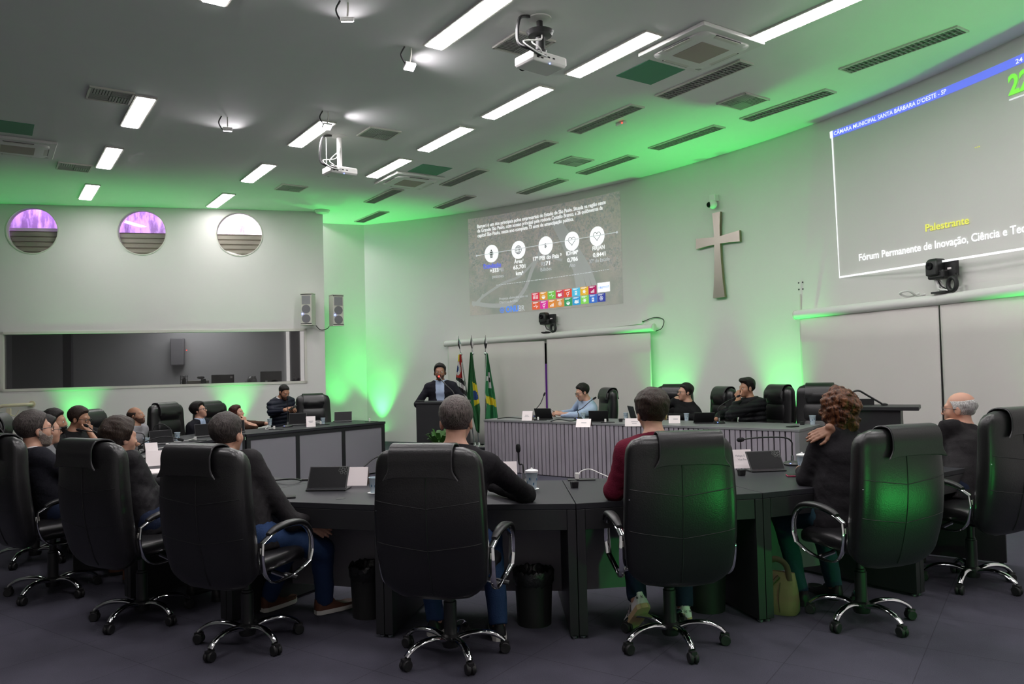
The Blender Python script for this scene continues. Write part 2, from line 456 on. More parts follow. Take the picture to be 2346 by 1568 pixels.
# control-room window
fr = MB(); b = .045
lwbox(fr, WS0, WS1, WZ1 - b, WZ1, -.12, .012); lwbox(fr, WS0, WS1, WZ0, WZ0 + b, -.12, .012)
lwbox(fr, WS0, WS0 + b, WZ0, WZ1, -.12, .012); lwbox(fr, WS1 - b, WS1, WZ0, WZ1, -.12, .012)
f = st(fr.build('window_4', M['offwhite'], smooth=False))
lwbox(MB(), WS0 + b, WS1 - b, WZ0 + b, WZ1 - b, -.075, -.069).build('pane', M['glass_dark'], f, smooth=False)
# the control room behind it
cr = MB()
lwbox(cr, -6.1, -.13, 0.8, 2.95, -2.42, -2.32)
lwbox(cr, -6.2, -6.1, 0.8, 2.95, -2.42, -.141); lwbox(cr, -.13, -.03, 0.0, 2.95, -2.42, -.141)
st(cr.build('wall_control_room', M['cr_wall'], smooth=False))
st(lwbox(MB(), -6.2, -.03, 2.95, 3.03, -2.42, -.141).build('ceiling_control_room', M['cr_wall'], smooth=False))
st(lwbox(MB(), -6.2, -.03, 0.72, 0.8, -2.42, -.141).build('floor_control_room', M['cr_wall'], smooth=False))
d = bpy.data.lights.new('control_room_lamp', 'AREA'); d.energy = 60; d.size = 1.5
o = bpy.data.objects.new('control_room_lamp', d); COL.objects.link(o); o.location = lw(-2.6, 2.9, -1.3)
# door with daylight at both sides, on the control room's back wall
s0, s1 = lwpx(656, 820, -2.3)[0], lwpx(699, 820, -2.3)[0]
dr = lwbox(MB(), s0 + .1, s1 - .12, .8, 2.75, -2.32, -2.26).build('door_1', M['door_dark'], smooth=False); st(dr)
st(lwbox(lwbox(MB(), s0, s0 + .07, .8, 2.75, -2.32, -2.27), s1 - .1, s1 - .02, .8, 2.75, -2.32, -2.27).build('daylight_strip_1', M['lit_strip'], smooth=False))  # glowing strips stand in for daylight beside the door
s_, z_ = lwpx(155, 820, -1.9)
st(lwbox(MB(), s_ - .075, s_ + .075, .8, 2.95, -2.0, -1.85).build('dark_upright_control_room', M['door_dark'], smooth=False))  # plain dark upright box inside the control room
cd = tag(lwbox(MB(), -5.9, -.2, 1.26, 1.30, -1.2, -.2).build('worktop', M['desk_black'], smooth=False), 'long dark worktop under the control-room window, holding monitors', 'worktop')
lwbox(lwbox(MB(), -5.85, -5.8, .8, 1.26, -1.15, -.25), -.3, -.25, .8, 1.26, -1.15, -.25).build('leg', M['desk_black'], cd, smooth=False)
def monitor(px0, px1, pyt, pyb, label, sticker):
    out = -.5
    a, zt = lwpx(px0, pyt, out); b_, zb = lwpx(px1, pyb, out); c = (a + b_) / 2; W, H = b_ - a, zt - zb
    t = thing('monitor', label, 'monitor', lw(c, 1.30, out), math.atan2(LWD.y, LWD.x), 'monitors in the control room')
    MB().box((0, 0, zt - 1.30 - H / 2), (W, .035, H)).build('screen', M['screen'], t, smooth=False, bevel=.006)
    MB().box((0, .03, .09), (.06, .03, .2)).box((0, .03, .006), (.22, .18, .012)).build('stand', M['black'], t, smooth=False)
    MB().box((sticker * W, -.0185, zt - 1.30 - H * (.2 if sticker > .2 else .78)), (.045, .002, .04)).build('sticker', M['paper'], t, smooth=False)
monitor(483, 538, 858, 888, 'wide flat monitor behind the control-room glass, next to the printer', .38)
monitor(595, 647, 850, 880, 'dark monitor at the right end of the control-room window', -.22)
def crbox(name, px0, px1, pyt, m, label, cat, depth=.2, out=-.5):
    a, zt = lwpx(px0, pyt, out); b_, _ = lwpx(px1, pyt, out); c = (a + b_) / 2
    t = thing(name, label, cat, lw(c, 1.30, out), math.atan2(LWD.y, LWD.x))
    return t, b_ - a, zt - 1.30
t, W, H = crbox('printer', 431, 478, 872, 0, 'beige desktop printer behind the control-room glass', 'printer')
MB().box((0, 0, H / 2), (W, .3, H)).build('body', M['printer'], t, smooth=False, bevel=.01)
MB().box((0.04, -.152, H * .55), (W * .45, .01, .02)).build('paper_slot', M['black'], t, smooth=False)
t, W, H = crbox('bottle_cage', 415, 428, 859, 0, 'dark narrow wire rack left of the printer in the control room', 'rack')
g = MB()
for x in (-.5, .5):
    for y in (-.1, .1): g.tube([(x * W, y, 0), (x * W, y, H)], .006)
for k in range(5):
    z = H * (k + .5) / 5; g.tube([(-.5 * W, -.1, z), (.5 * W, -.1, z), (.5 * W, .1, z), (-.5 * W, .1, z)], .005, loop=True)
g.build('wire_frame', M['black'], t); MB().lathe([(.03, 0), (.03, H * .7), (.012, H * .85), (.012, H * .95)]).build('bottle', M['screen'], t)
t, W, H = crbox('desk_phone', 456, 476, 861, 0, 'black desk telephone standing in front of the beige printer', 'telephone', out=-.3)
MB().box((0, 0, H * .4), (W * .6, .08, H * .8)).build('body', M['black'], t, bevel=.02)
MB().ball((-.05, 0, H * .9), .045, sc=(1.6, .8, .7)).build('handset', M['black'], t)
t, W, H = crbox('plastic_bag', 565, 590, 861, 0, 'crumpled clear plastic bag beside the right monitor', 'bag')
g = MB(); random.seed(3)
rings = []
for i in range(9):
    z = H * i / 8; r = W * .5 * (1 - .25 * abs(i - 3) / 5)
    rings.append([(r * (1 + random.uniform(-.18, .18)) * math.cos(2 * PI * j / 14), r * (1 + random.uniform(-.18, .18)) * math.sin(2 * PI * j / 14), z) for j in range(14)])
g.loft(rings).build('bag_body', mat('clear_plastic', (.5, .52, .52), .2, trans=.3), t, smooth=False)
t, W, H = crbox('microphone_stand', 668, 681, 852, 0, 'small dark desk stand at the far right of the control-room window', 'stand')
MB().lathe([(.06, 0), (.06, .015), (.01, .02), (.01, H * .5)]).ball((0, 0, H * .55), .03).tube([(0, 0, H * .55), (.03, 0, H * .8), (0, 0, H)], .014).build('stand_body', M['black'], t)
s_, z_ = lwpx(408, 805, -2.25)
t = thing('wall_speaker', 'grey loudspeaker hung on the control room back wall', 'speaker', lw(s_, z_ - .3, -2.2), math.atan2(LWD.y, LWD.x))
MB().box((0, 0, .3), (.28, .2, .6)).build('cabinet', M['speaker_cone'], t, bevel=.02)
MB().box((.19, -.05, .33), (.02, .02, .02)).build('indicator', M['led_red'], t, smooth=False)

# handrail at the far left
t = thing('handrail', 'cream painted stair handrail fixed to the left wall', 'handrail', lw(-5.05, 0, .08))
o0 = Vector(lw(-5.05, 0, .08))
def rl(s, z, o): return lw(s, z, o) - o0
MB().tube([rl(-5.04, 1.13, 0), rl(-5.04, 1.13, .10), rl(-5.12, 1.13, .14), rl(-5.45, 1.12, .16), rl(-6.1, .90, .2), rl(-7.4, .45, .3)], .032, 10).build('rail', M['rail_cream'], t)
MB().lathe([(.06, 0), (.06, .02)], M=Matrix.Rotation(R_(90), 4, 'X') ).build('wall_flange', M['rail_cream'], t).location = rl(-5.04, 1.13, .012)
for s, z in ((-5.36, 1.1), (-5.78, .97), (-6.5, .74)):
    MB().box(rl(s, z / 2, .17), (.07, .05, z), math.atan2(LWD.y, LWD.x)).build('post', M['rail_cream'], t, smooth=False)
    MB().tube(catmull([rl(s + .03, z - .14, .17), rl(s + .10, z - .16, .17), rl(s + .16, z - .06, .17)]), .008).build('bracket', M['rail_cream'], t)

# loudspeakers at the free end of the left wall
def speaker(loc, rz, label):
    t = thing('loudspeaker', label, 'speaker', loc, rz, 'loudspeakers at the wall corner')
    MB().box((0, 0, 0), (.22, .26, .60)).build('cabinet', M['speaker'], t, smooth=False, bevel=.012)
    MB().box((0, -.01, .31), (.23, .25, .02)).box((0, -.01, -.31), (.23, .25, .02)).build('end_cap', M['offwhite'], t, smooth=False, bevel=.004)
    MB().box((0, -.131, .288), (.22, .004, .012)).box((0, -.131, -.288), (.22, .004, .012)).build('trim_line', M['black'], t, smooth=False)
    MB().box((0, -.132, .18), (.17, .006, .17)).build('grille', M['speaker_mesh'], t, smooth=False)
    for z in (0, -.19):
        MB().lathe([(.085, 0), (.085, .006), (.0, .006)], (0, -.130, z), 28, M=Matrix.Rotation(R_(90), 4, 'X')).build('cone_cover', M['speaker_cone'], t)
    MB().ball((-.075, -.135, -.095), .014).build('blue_light', M['led_blue'], t)
    MB().box((0, .17, 0), (.06, .10, .12)).build('bracket', M['black'], t, smooth=False)
    return t
speaker(lw(-.30, 2.76, .24), R_(-4), 'left one of two ivory column loudspeakers at the wall corner')
speaker(lw(.22, 2.74, .14), R_(32), 'right ivory column loudspeaker, turned towards the green wall')
c = lw(-.12, 2.9, .05)
tag(MB().tube(catmull([lw(-.18, 2.48, .1), lw(-.08, 2.38, .05), lw(.04, 2.40, .02), lw(.10, 2.46, .03)]), .008).build('speaker_cable', M['black']), 'thin black cable slung between the two loudspeakers', 'cable')
c = atz(738, 482, CEIL)
t = thing('access_point', 'round white ceiling dome above the free end of the left wall', 'wifi dome', c)
MB().lathe([(.15, 0), (.15, -.02), (.12, -.06), (.05, -.075), (.0, -.078)]).build('dome', M['white'], t)
MB().lathe([(.155, 0), (.155, -.012)]).build('rim', M['offwhite'], t)

# ================================================================== ceiling fittings
DL = Vector((0.5628, -0.8266, 0)); DW = Vector((0.8266, 0.5628, 0)); AZ = math.atan2(DL.y, DL.x)
def troffer(px, py, lit, label, group, tube='tube', L=1.25, W=.20):
    e = atz(px, py, CEIL); c = e + DL * (L / 2)
    t = thing('ceiling_light', label, 'ceiling light', c, AZ, group)
    f = MB(); r = .018
    f.box((0, W / 2 + r / 2, -.010), (L + 2 * r, r, .02)).box((0, -W / 2 - r / 2, -.010), (L + 2 * r, r, .02)).box((L / 2 + r / 2, 0, -.010), (r, W, .02)).box((-L / 2 - r / 2, 0, -.010), (r, W, .02))
    f.build('frame', M['offwhite'], t, smooth=False)
    if lit:
        g = MB(); n = 28
        for sgn in (-1, 1):
            pass
        rings = []
        for i in range(n * 2 + 1):
            x = -L / 2 + L * i / (n * 2); hw = W / 2 - (.004 if i % 2 else .0)
            rings.append([(x, -hw, -.004), (x, hw, -.004), (x, hw * .9, -.026), (x, -hw * .9, -.026)])
        g.loft(rings).build('diffuser', M[tube], t, smooth=False)
    else:
        MB().box((0, 0, -.0015), (L, W, .003)).build('reflector', M['louver_dark'], t, smooth=False)
        g = MB(); k = 24
        for i in range(k):
            g.box((-L / 2 + L * (i + .5) / k, 0, -.011), (.006, W, .018))
        g.box((0, 0, -.010), (L, .006, .016))
        g.build('louver', M['louver'], t, smooth=False)
    return t
LIT = [((297, 288), 'left row, nearest lit ceiling light, beside a square vent'), ((237, 383), 'left row, middle lit ceiling light'), ((194.7, 455), 'left row, last lit ceiling light before the portholes'),
    ((994, 105), 'large lit ceiling light beside the near floodlight'), ((677, 332.5), 'lit ceiling light beside the pole of the far white projector'), ((566, 414.5), 'lit ceiling light in the far middle row, second from the left wall'), ((486, 472.6), 'lit ceiling light touching the left wall above the portholes'),
    ((1733, 88), 'lit ceiling light at the top right beside the large air conditioner'), ((1314.5, 170), 'lit ceiling light left of the large air conditioner'), ((1119, 267.5), 'third lit ceiling light down the long right row'), ((970.6, 343), 'fourth lit ceiling light down the long right row'), ((853, 403.8), 'last lit ceiling light of the right row, by the small air conditioner'),
    ((489, 3), 'lit ceiling light just cut by the top edge, left')]
for (px, py), lb in LIT: troffer(px, py, True, lb, 'lit fluorescent ceiling lights', 'tube_dim' if px < 520 and py > 50 else 'tube')
# unseen ceiling lights added over and behind the camera to brighten the foreground
for x, y in ((.95, 5.0), (-.55, 3.9), (3.9, 5.2), (-3.7, 4.9), (2.6, 3.0), (4.6, 2.6), (-2.2, 2.6), (.7, 1.4)):
    t = troffer(1173, 300, True, 'added ceiling light out of view, brightening the foreground', 'ceiling lights added out of view'); t.location = (x, y, CEIL)
UNLIT = [((1938, 160), 'unlit louvred light nearest the large timer projection'), ((1709.5, 272.8), 'unlit louvred light beyond the right square vent'), ((1498.8, 339.7), 'unlit louvred light over the cross, in the wall-side row'), ((1333, 397), 'unlit louvred light above the right end of the slide'), ((1196, 442.8), 'unlit louvred light above the left end of the slide'),
    ((1518, 220.7), 'unlit louvred light beside the large air conditioner'), ((1316.5, 301.7), 'unlit louvred light beside the smoke detector'), ((1154, 369.3), 'unlit louvred light third down the middle row'), ((1020.5, 424), 'unlit louvred light beside the far green hatch'), ((846.6, 463.2), 'unlit louvred light beyond the far air conditioner'), ((1005, 476), 'unlit louvred light last of the wall-side row'), ((823.6, 507.6), 'unlit louvred light in the green far corner')]
for (px, py), lb in UNLIT: troffer(px, py, False, lb, 'unlit louvred ceiling lights')
def vent(px, py, label, S=.42):
    t = thing('ceiling_vent', label, 'ceiling vent', atz(px, py, CEIL), AZ, 'square ceiling vents')
    f = MB()
    for a in range(4):
        f.box((math.cos(a * PI / 2) * (S / 2 + .01), math.sin(a * PI / 2) * (S / 2 + .01), -.01), (S + .04, .022, .02), a * PI / 2 + PI / 2)
    f.build('frame', M['offwhite'], t, smooth=False)
    MB().box((0, 0, -.002), (S, S, .004)).build('backing', M['louver_dark'], t, smooth=False)
    for qx, qy in ((-1, -1), (1, -1), (1, 1), (-1, 1)):
        g = MB(); h = S / 2
        for i in range(7):
            u = (i + .5) / 7 * h
            if qx * qy > 0: g.box((qx * h / 2 - h / 2 + u, qy * h / 2, -.010), (.014, h * .96, .004), 0)
            else: g.box((qx * h / 2, qy * h / 2 - h / 2 + u, -.012), (h * .96, .022, .003), 0)
        g.build('slats', M['louver'], t, smooth=False)
vent(252, 218, 'square slatted vent beside the nearest left light'); vent(170, 382, 'square slatted vent beside the middle left light'); vent(667, 430, 'small square vent in the far green part of the ceiling')
vent(868, 305, 'square vent to the right of the far projector'); vent(1200, 100, 'square vent half hidden behind the near projector'); vent(1702, 231, 'square vent between two unlit lights on the right'); vent(1315, 369, 'square vent above the middle of the slide')
def cassette(px, py, label, S=.90):
    t = thing('air_conditioner', label, 'air conditioner', atz(px, py, CEIL) + Vector((0, 0, -.003)), AZ, 'ceiling cassette air conditioners')
    MB().box((0, 0, -.02), (S, S, .04)).build('panel', M['white'], t, smooth=False, bevel=.008)
    def rr(h, r, n=6):
        pts = []
        for cx, cy, a0 in ((1, 1, 0), (-1, 1, 90), (-1, -1, 180), (1, -1, 270)):
            for k in range(n + 1):
                a = R_(a0 + 90 * k / n); pts.append((cx * (h - r) + r * math.cos(a), cy * (h - r) + r * math.sin(a)))
        return pts
    MB().loft([[(x, y, z) for x, y in rr(h, r)] for h, r, z in ((.37, .1, -.038), (.36, .1, -.052), (.30, .06, -.062), (.0, .0, -.062))][:3]).build('inner_panel', M['white'], t)
    MB().box((0, 0, -.063), (.40, .40, .006)).build('grille', M['beige'], t, smooth=False)
    for a in range(4):
        MB().box((math.cos(a * PI / 2) * .335, math.sin(a * PI / 2) * .335, -.056), (.34, .05, .008), a * PI / 2 + PI / 2).build('flap', M['offwhite'], t, smooth=False)
        g = MB().box((math.cos(a * PI / 2) * .365, math.sin(a * PI / 2) * .365, -.0535), (.36, .012, .006), a * PI / 2 + PI / 2)
        g.build('slot', M['black'], t, smooth=False)
    MB().box((-.36, .36, -.041), (.04, .06, .004)).build('label_plate', M['louver'], t, smooth=False)
cassette(1605, 107, 'large white cassette air conditioner beside the top right lights'); cassette(938, 412, 'far white cassette air conditioner near the slide'); cassette(40, 333, 'white cassette air conditioner cut by the left edge')
for (px, py), lb in (((1490, 166), 'green square hatch beside the large air conditioner'), ((985, 389), 'green square hatch beside the far air conditioner'), ((20, 291), 'green square hatch at the left edge of the photo')):
    t = thing('ceiling_hatch', lb, 'ceiling hatch', atz(px, py, CEIL), AZ, 'green ceiling hatches')
    MB().box((0, 0, -.003), (.54, .54, .006)).build('hatch_panel', M['green_panel'], t, smooth=False)
def flood(px, py, aim, label, size=.1, power=9):
    c = atz(px, py, CEIL)
    t = thing('floodlight', label, 'floodlight', c, 0, 'small ceiling floodlights')
    az = math.atan2(aim[1] - c.y, aim[0] - c.x); dv = Vector((math.cos(az), math.sin(az), 0))
    h = dv * .05 + Vector((0, 0, -.17))
    Mx = Matrix.Rotation(az, 4, 'Z') @ Matrix.Rotation(R_(-62), 4, 'Y')
    MB().box(h, (.03, .115, .09), 0, M=Mx).build('housing', M['white'], t, smooth=False, bevel=.006)
    MB().box(h + Mx @ Vector((-.02, 0, 0)), (.005, .10, .075), 0, M=Mx).build('lens', M['flood_lens'], t, smooth=False)
    MB().tube([(0, 0, 0), (0, 0, -.06), h * .8], .008).build('bracket', M['offwhite'], t)
    MB().tube(catmull([(-.06, -.04, 0), (-.10, -.03, -.08), (-.06, 0, -.16), h]), .008).build('cord', M['black'], t)
    return c + h, Mx
M['flood_lens'] = mat('floodlight_lens', (.9, .9, .9), .3, emit=(1.0, .93, 1.0), estr=30)
fp = [flood(797, 6, (-1.0, 0), 'white floodlight near the top edge, aimed down at the camera'), flood(521, 268, (0, 0), 'glaring floodlight on the bare left part of the ceiling'), flood(942, 110, (-6, 16), 'white floodlight beside the large lit light, seen from the side'), flood(752, 256, (-8, 18), 'white floodlight over the light by the far projector')]
for (px, py), dx, pw in (((522, 285), (-.05, -.5), 9), ((1000, 135), (.6, .1), 10), ((835, 268), (.6, .1), 8), ((797, 25), (0, -.4), 4)):
    e = atz(px, py, CEIL)
    spot('ceiling_wash_lamp', e + Vector((-dx[0] * .55, -dx[1] * .55, -.19)), e + Vector((dx[0] * .6, dx[1] * .6, 0)), pw, (1, .94, 1), 110, 1.0, .03)
def projector(px, py, rz, drop, label, mount):
    c = atz(px, py, CEIL)
    t = thing('projector', label, 'projector', c, rz, 'ceiling projectors')
    z = -drop
    MB().lathe([(.11, 0), (.11, -.012), (.05, -.03), (.0, -.03)]).build('ceiling_plate', M['white'], t)
    if mount == 'black':
        MB().lathe([(.03, -.03), (.03, -.12), (.13, -.13), (.11, -.17), (.045, -.18), (.045, -.30), (.06, -.31), (.04, z + .05), (.0, z + .05)]).build('pole', M['black'], t)
    else:
        MB().lathe([(.035, -.02), (.035, z + .05), (.0, z + .05)]).build('pole', M['white'], t)
        MB().tube([(-.17, .05, 0), (-.17, .05, z + .05)], .006).build('safety_wire', M['white'], t)
    MB().loft([[(x * s, y * s2, zz) for x, y in ((-.2, -.14), (.2, -.14), (.2, .14), (-.2, .14))] for s, s2, zz in ((.93, .9, z - .055), (1, 1, z - .03), (1, 1, z + .035), (.94, .9, z + .05))]).build('body', M['white'], t, smooth=False, bevel=.012)
    MB().lathe([(.045, 0), (.045, .03), (.035, .032), (.0, .02)], (-.09, .14, z), 20, M=Matrix.Rotation(R_(-90), 4, 'X')).build('lens', M['screen'], t)
    g = MB()
    for i in range(7): g.box((.201, -.09 + i * .03, z), (.003, .02, .045))
    g.build('vent_grille', M['louver_dark'], t, smooth=False)
    g = MB()
    for i, (u, v_) in enumerate(((-.15, .01), (-.11, .015), (-.06, .01), (-.15, -.02), (-.10, -.02), (-.02, .0), (.04, .0))): g.box((u, -.141, z + v_), (.028, .003, .014))
    g.build('sockets', M['black'], t, smooth=False)
    MB().tube(catmull([(-.10, .02, 0), (-.26, -.02, -.08), (-.31, -.06, z + .10), (-.24, -.16, z + .02), (-.12, -.145, z)]), .016).build('cable', M['black'], t)
    MB().tube(catmull([(0, -.03, -.16), (-.12, -.14, z + .14), (-.3, -.12, z + .09), (-.22, -.2, z - .01), (-.05, -.145, z)]), .007).tube(catmull([(0, -.03, -.2), (-.2, -.12, z + .11), (-.18, -.2, z + .03), (-.1, -.145, z + .01)]), .007).build('white_leads', M['white_cable'], t)
    MB().ball((.0, -.13, z - .05), .006).build('status_light', M['led_blue'], t)
projector(1236, 42, R_(38), .42, 'near white projector hung from a black ceiling mount', 'black')
projector(777, 312, R_(38), .50, 'far white projector hung from a white pole', 'white')
c = atz(1423, 280, CEIL)
t = thing('smoke_detector', 'small white ceiling detector with a red light', 'detector', c, AZ)
MB().box((0, 0, -.02), (.16, .06, .04)).build('housing', M['white'], t, smooth=False, bevel=.008)
MB().ball((.05, -.03, -.03), .01).build('red_light', M['led_red'], t)

# ================================================================== projected slide on the arc wall
def arc_patch(mb, a0, z0, a1, z1, inset, n=None, mi=0):
    n = n or max(1, int(abs(a1 - a0) / 0.5))
    rings = [[arc(a0 + (a1 - a0) * i / n, z0, inset), arc(a0 + (a1 - a0) * i / n, z1, inset)] for i in range(n + 1)]
    return mb.loft(rings, False, False, mi)
def emis(name, col, s):
    return mat(name, tuple(min(1, c * .6) for c in col), .8, emit=col, estr=s)
M['p_white'] = emis('projected_white', (.95, .97, 1.0), .62)
M['p_white_dim'] = emis('projected_soft_white', (.85, .88, .92), .45)
M['p_bright'] = emis('projected_disc_white', (.97, .99, 1.0), .85)
M['p_blue'] = emis('projected_blue', (.10, .16, 1.0), .75)
M['p_onu'] = emis('projected_sky_blue', (.10, .30, 1.0), .65)
M['p_grey'] = mat('projected_dark_line', (.20, .20, .22), .8)
M['p_yellow'] = emis('projected_yellow', (.75, .75, .12), .75)
M['p_green'] = emis('projected_lime', (.22, .85, .08), .85)
M['p_bar'] = emis('projected_bar_blue', (.16, .22, .95), .8)
def slide_photo():
    m = mat('projected_aerial_photo', (.4, .4, .4), .8); nt = m.node_tree; L = nt.links.new; b = nt.nodes['Principled BSDF']
    tc = nt.nodes.new('ShaderNodeTexCoord')
    v = nt.nodes.new('ShaderNodeTexVoronoi'); v.inputs['Scale'].default_value = 14; L(tc.outputs['Object'], v.inputs['Vector'])
    v2 = nt.nodes.new('ShaderNodeTexVoronoi'); v2.inputs['Scale'].default_value = 30; L(tc.outputs['Object'], v2.inputs['Vector'])
    n = nt.nodes.new('ShaderNodeTexNoise'); n.inputs['Scale'].default_value = 1.6; n.inputs['Detail'].default_value = 4; L(tc.outputs['Object'], n.inputs['Vector'])
    r1 = nt.nodes.new('ShaderNodeValToRGB'); e = r1.color_ramp
    e.elements[0].position = 0; e.elements[0].color = (.10, .13, .11, 1); e.elements[1].position = 1; e.elements[1].color = (.62, .61, .62, 1)
    x = e.elements.new(.35); x.color = (.30, .30, .31, 1); x = e.elements.new(.55); x.color = (.46, .38, .35, 1); x = e.elements.new(.75); x.color = (.22, .25, .22, 1)
    mxv = nt.nodes.new('ShaderNodeMix'); mxv.data_type = 'RGBA'; mxv.inputs[0].default_value = .5
    L(v.outputs['Color'], mxv.inputs[6]); L(v2.outputs['Color'], mxv.inputs[7]); L(mxv.outputs[2], r1.inputs[0])
    r2 = nt.nodes.new('ShaderNodeValToRGB'); e = r2.color_ramp
    e.elements[0].position = .40; e.elements[0].color = (.20, .235, .20, 1); e.elements[1].position = .62; e.elements[1].color = (.38, .34, .30, 1)
    L(n.outputs['Fac'], r2.inputs[0])
    # city towards the top, green land below
    sp = nt.nodes.new('ShaderNodeSeparateXYZ'); L(tc.outputs['Object'], sp.inputs[0])
    mr = nt.nodes.new('ShaderNodeMapRange'); mr.inputs[1].default_value = 3.1; mr.inputs[2].default_value = 3.9; L(sp.outputs['Z'], mr.inputs[0])
    ad = nt.nodes.new('ShaderNodeMath'); ad.operation = 'ADD'; L(mr.outputs[0], ad.inputs[0])
    n3 = nt.nodes.new('ShaderNodeTexNoise'); n3.inputs['Scale'].default_value = 2.2; L(tc.outputs['Object'], n3.inputs['Vector'])
    mr2 = nt.nodes.new('ShaderNodeMapRange'); mr2.inputs[1].default_value = .35; mr2.inputs[2].default_value = .65; mr2.inputs[3].default_value = -.5; mr2.inputs[4].default_value = .5; L(n3.outputs['Fac'], mr2.inputs[0]); L(mr2.outputs[0], ad.inputs[1])
    ad.use_clamp = True
    mx = nt.nodes.new('ShaderNodeMix'); mx.data_type = 'RGBA'; L(ad.outputs[0], mx.inputs[0]); L(r2.outputs[0], mx.inputs[6]); L(r1.outputs[0], mx.inputs[7])
    lt = nt.nodes.new('ShaderNodeMix'); lt.data_type = 'RGBA'; lt.inputs[0].default_value = .34; L(mx.outputs[2], lt.inputs[6]); lt.inputs[7].default_value = (.62, .61, .61, 1)
    L(lt.outputs[2], b.inputs['Base Color']); L(mx.outputs[2], b.inputs['Emission Color']); b.inputs['Emission Strength'].default_value = .34
    return m
M['p_photo'] = slide_photo()
M['p_road'] = mat('projected_road', (.52, .52, .52), .8, emit=(.36, .36, .37), estr=.30)

def arc_text(parent, s, a0, z0, a1, z1, h, m, bold=0.0, inset=.012, name='lettering'):
    vs, fs, _ = text_mesh(s, bold)
    mb = MB().add([arc(a0 + (a1 - a0) * u, z0 + (z1 - z0) * u + y * h / _capH, inset) for u, y in vs], [f[::-1] for f in fs])
    return mb.build(name, m, parent, smooth=False)
def arc_disc(mb, a, z, r, inset, n=40, r0=0.0, mi=0):
    k = math.degrees(1 / ARC_R)
    ring = lambda rr: [arc(a - rr * math.cos(2 * PI * j / n) * k, z + rr * math.sin(2 * PI * j / n), inset) for j in range(n)]
    if r0: return mb.loft([ring(r), ring(r0)], True, False, mi)
    return mb.add(ring(r), [tuple(range(n))], mi)
def arc_line(mb, pts, w, inset, mi=0, loop=False):
    k = math.degrees(1 / ARC_R)                     # pts in (angle, z); ribbon w metres wide
    P = [Vector((-a / k, z)) for a, z in pts]
    rr = []
    for i, p in enumerate(P):
        a = P[(i - 1) % len(P)] if (loop or i) else P[i]; b = P[(i + 1) % len(P)] if (loop or i < len(P) - 1) else P[i]
        d = (b - a).normalized(); nn_ = Vector((-d.y, d.x)) * w / 2
        rr.append([arc(-(p + s * nn_).x * k, (p + s * nn_).y, inset) for s in (-1, 1)])
    return mb.loft(rr, False, False, mi, loop)

sl = thing('projected_slide', 'projected slide over an aerial city photo with five white discs', 'projection', arc(50.8, 2.62))
def sl_build(mb, name, m):
    o = mb.build(name, m, None, smooth=False); o.parent = sl; o.matrix_parent_inverse = sl.matrix_world.inverted() if False else Matrix.Translation(-sl.location); return o
class SlideParent: pass
_keep = MB.build
def on(root):                                       # parts whose vertices are given in hall coordinates
    inv = (Matrix.Translation(root.location) @ Matrix.Rotation(root.rotation_euler.z, 4, 'Z')).inverted()
    def f(mb, name, m, **kw):
        mb.v = [tuple(inv @ Vector(v)) for v in mb.v]
        return mb.build(name, m, root, **kw)
    return f
SL = on(sl)
o = MB(); arc_patch(o, 58.64, 2.615, 43.02, 4.54, .004)
ph = o.build('aerial_photo', M['p_photo'], sl, smooth=False); ph.location = -sl.location
rd = MB()
for off in (-1.1, -.55, 0, .5):
    arc_line(rd, [(49.6 + off * .35, 4.25), (48.4 + off * .55, 3.8), (47.2 + off * .8, 3.3), (46.6 + off * 1.15, 2.75)], .11, .006)
arc_line(rd, catmull([(58.3, 2.95, 0), (57.0, 3.1, 0), (55.0, 3.15, 0), (53.2, 3.35, 0), (51.2, 3.55, 0)], 6) and [(p.x, p.y) for p in catmull([(58.3, 2.80, 0), (57.0, 3.0, 0), (55.0, 3.20, 0), (53.3, 3.30, 0), (51.0, 3.62, 0), (48.9, 3.5, 0)], 6)], .05, .006)
arc_line(rd, [(p.x, p.y) for p in catmull([(58.4, 2.86, 0), (56.2, 2.78, 0), (54.2, 2.80, 0), (52.8, 3.05, 0), (52.0, 3.4, 0), (51.0, 3.75, 0)], 6)], .08, .0065)
arc_line(rd, [(p.x, p.y) for p in catmull([(57.2, 3.02, 0), (57.6, 2.84, 0), (56.4, 2.76, 0), (54.6, 2.74, 0)], 6)], .04, .0068)
SL(rd, 'roads', M['p_road'], smooth=False)
def T(s, a0, z0, a1, z1, h, m='p_white', bold=0.0):
    vs, fs, _ = text_mesh(s, bold)
    SL(MB().add([arc(a0 + (a1 - a0) * u, z0 + (z1 - z0) * u + y * h / _capH, .012) for u, y in vs], [f[::-1] for f in fs]), 'lettering', M[m], smooth=False)
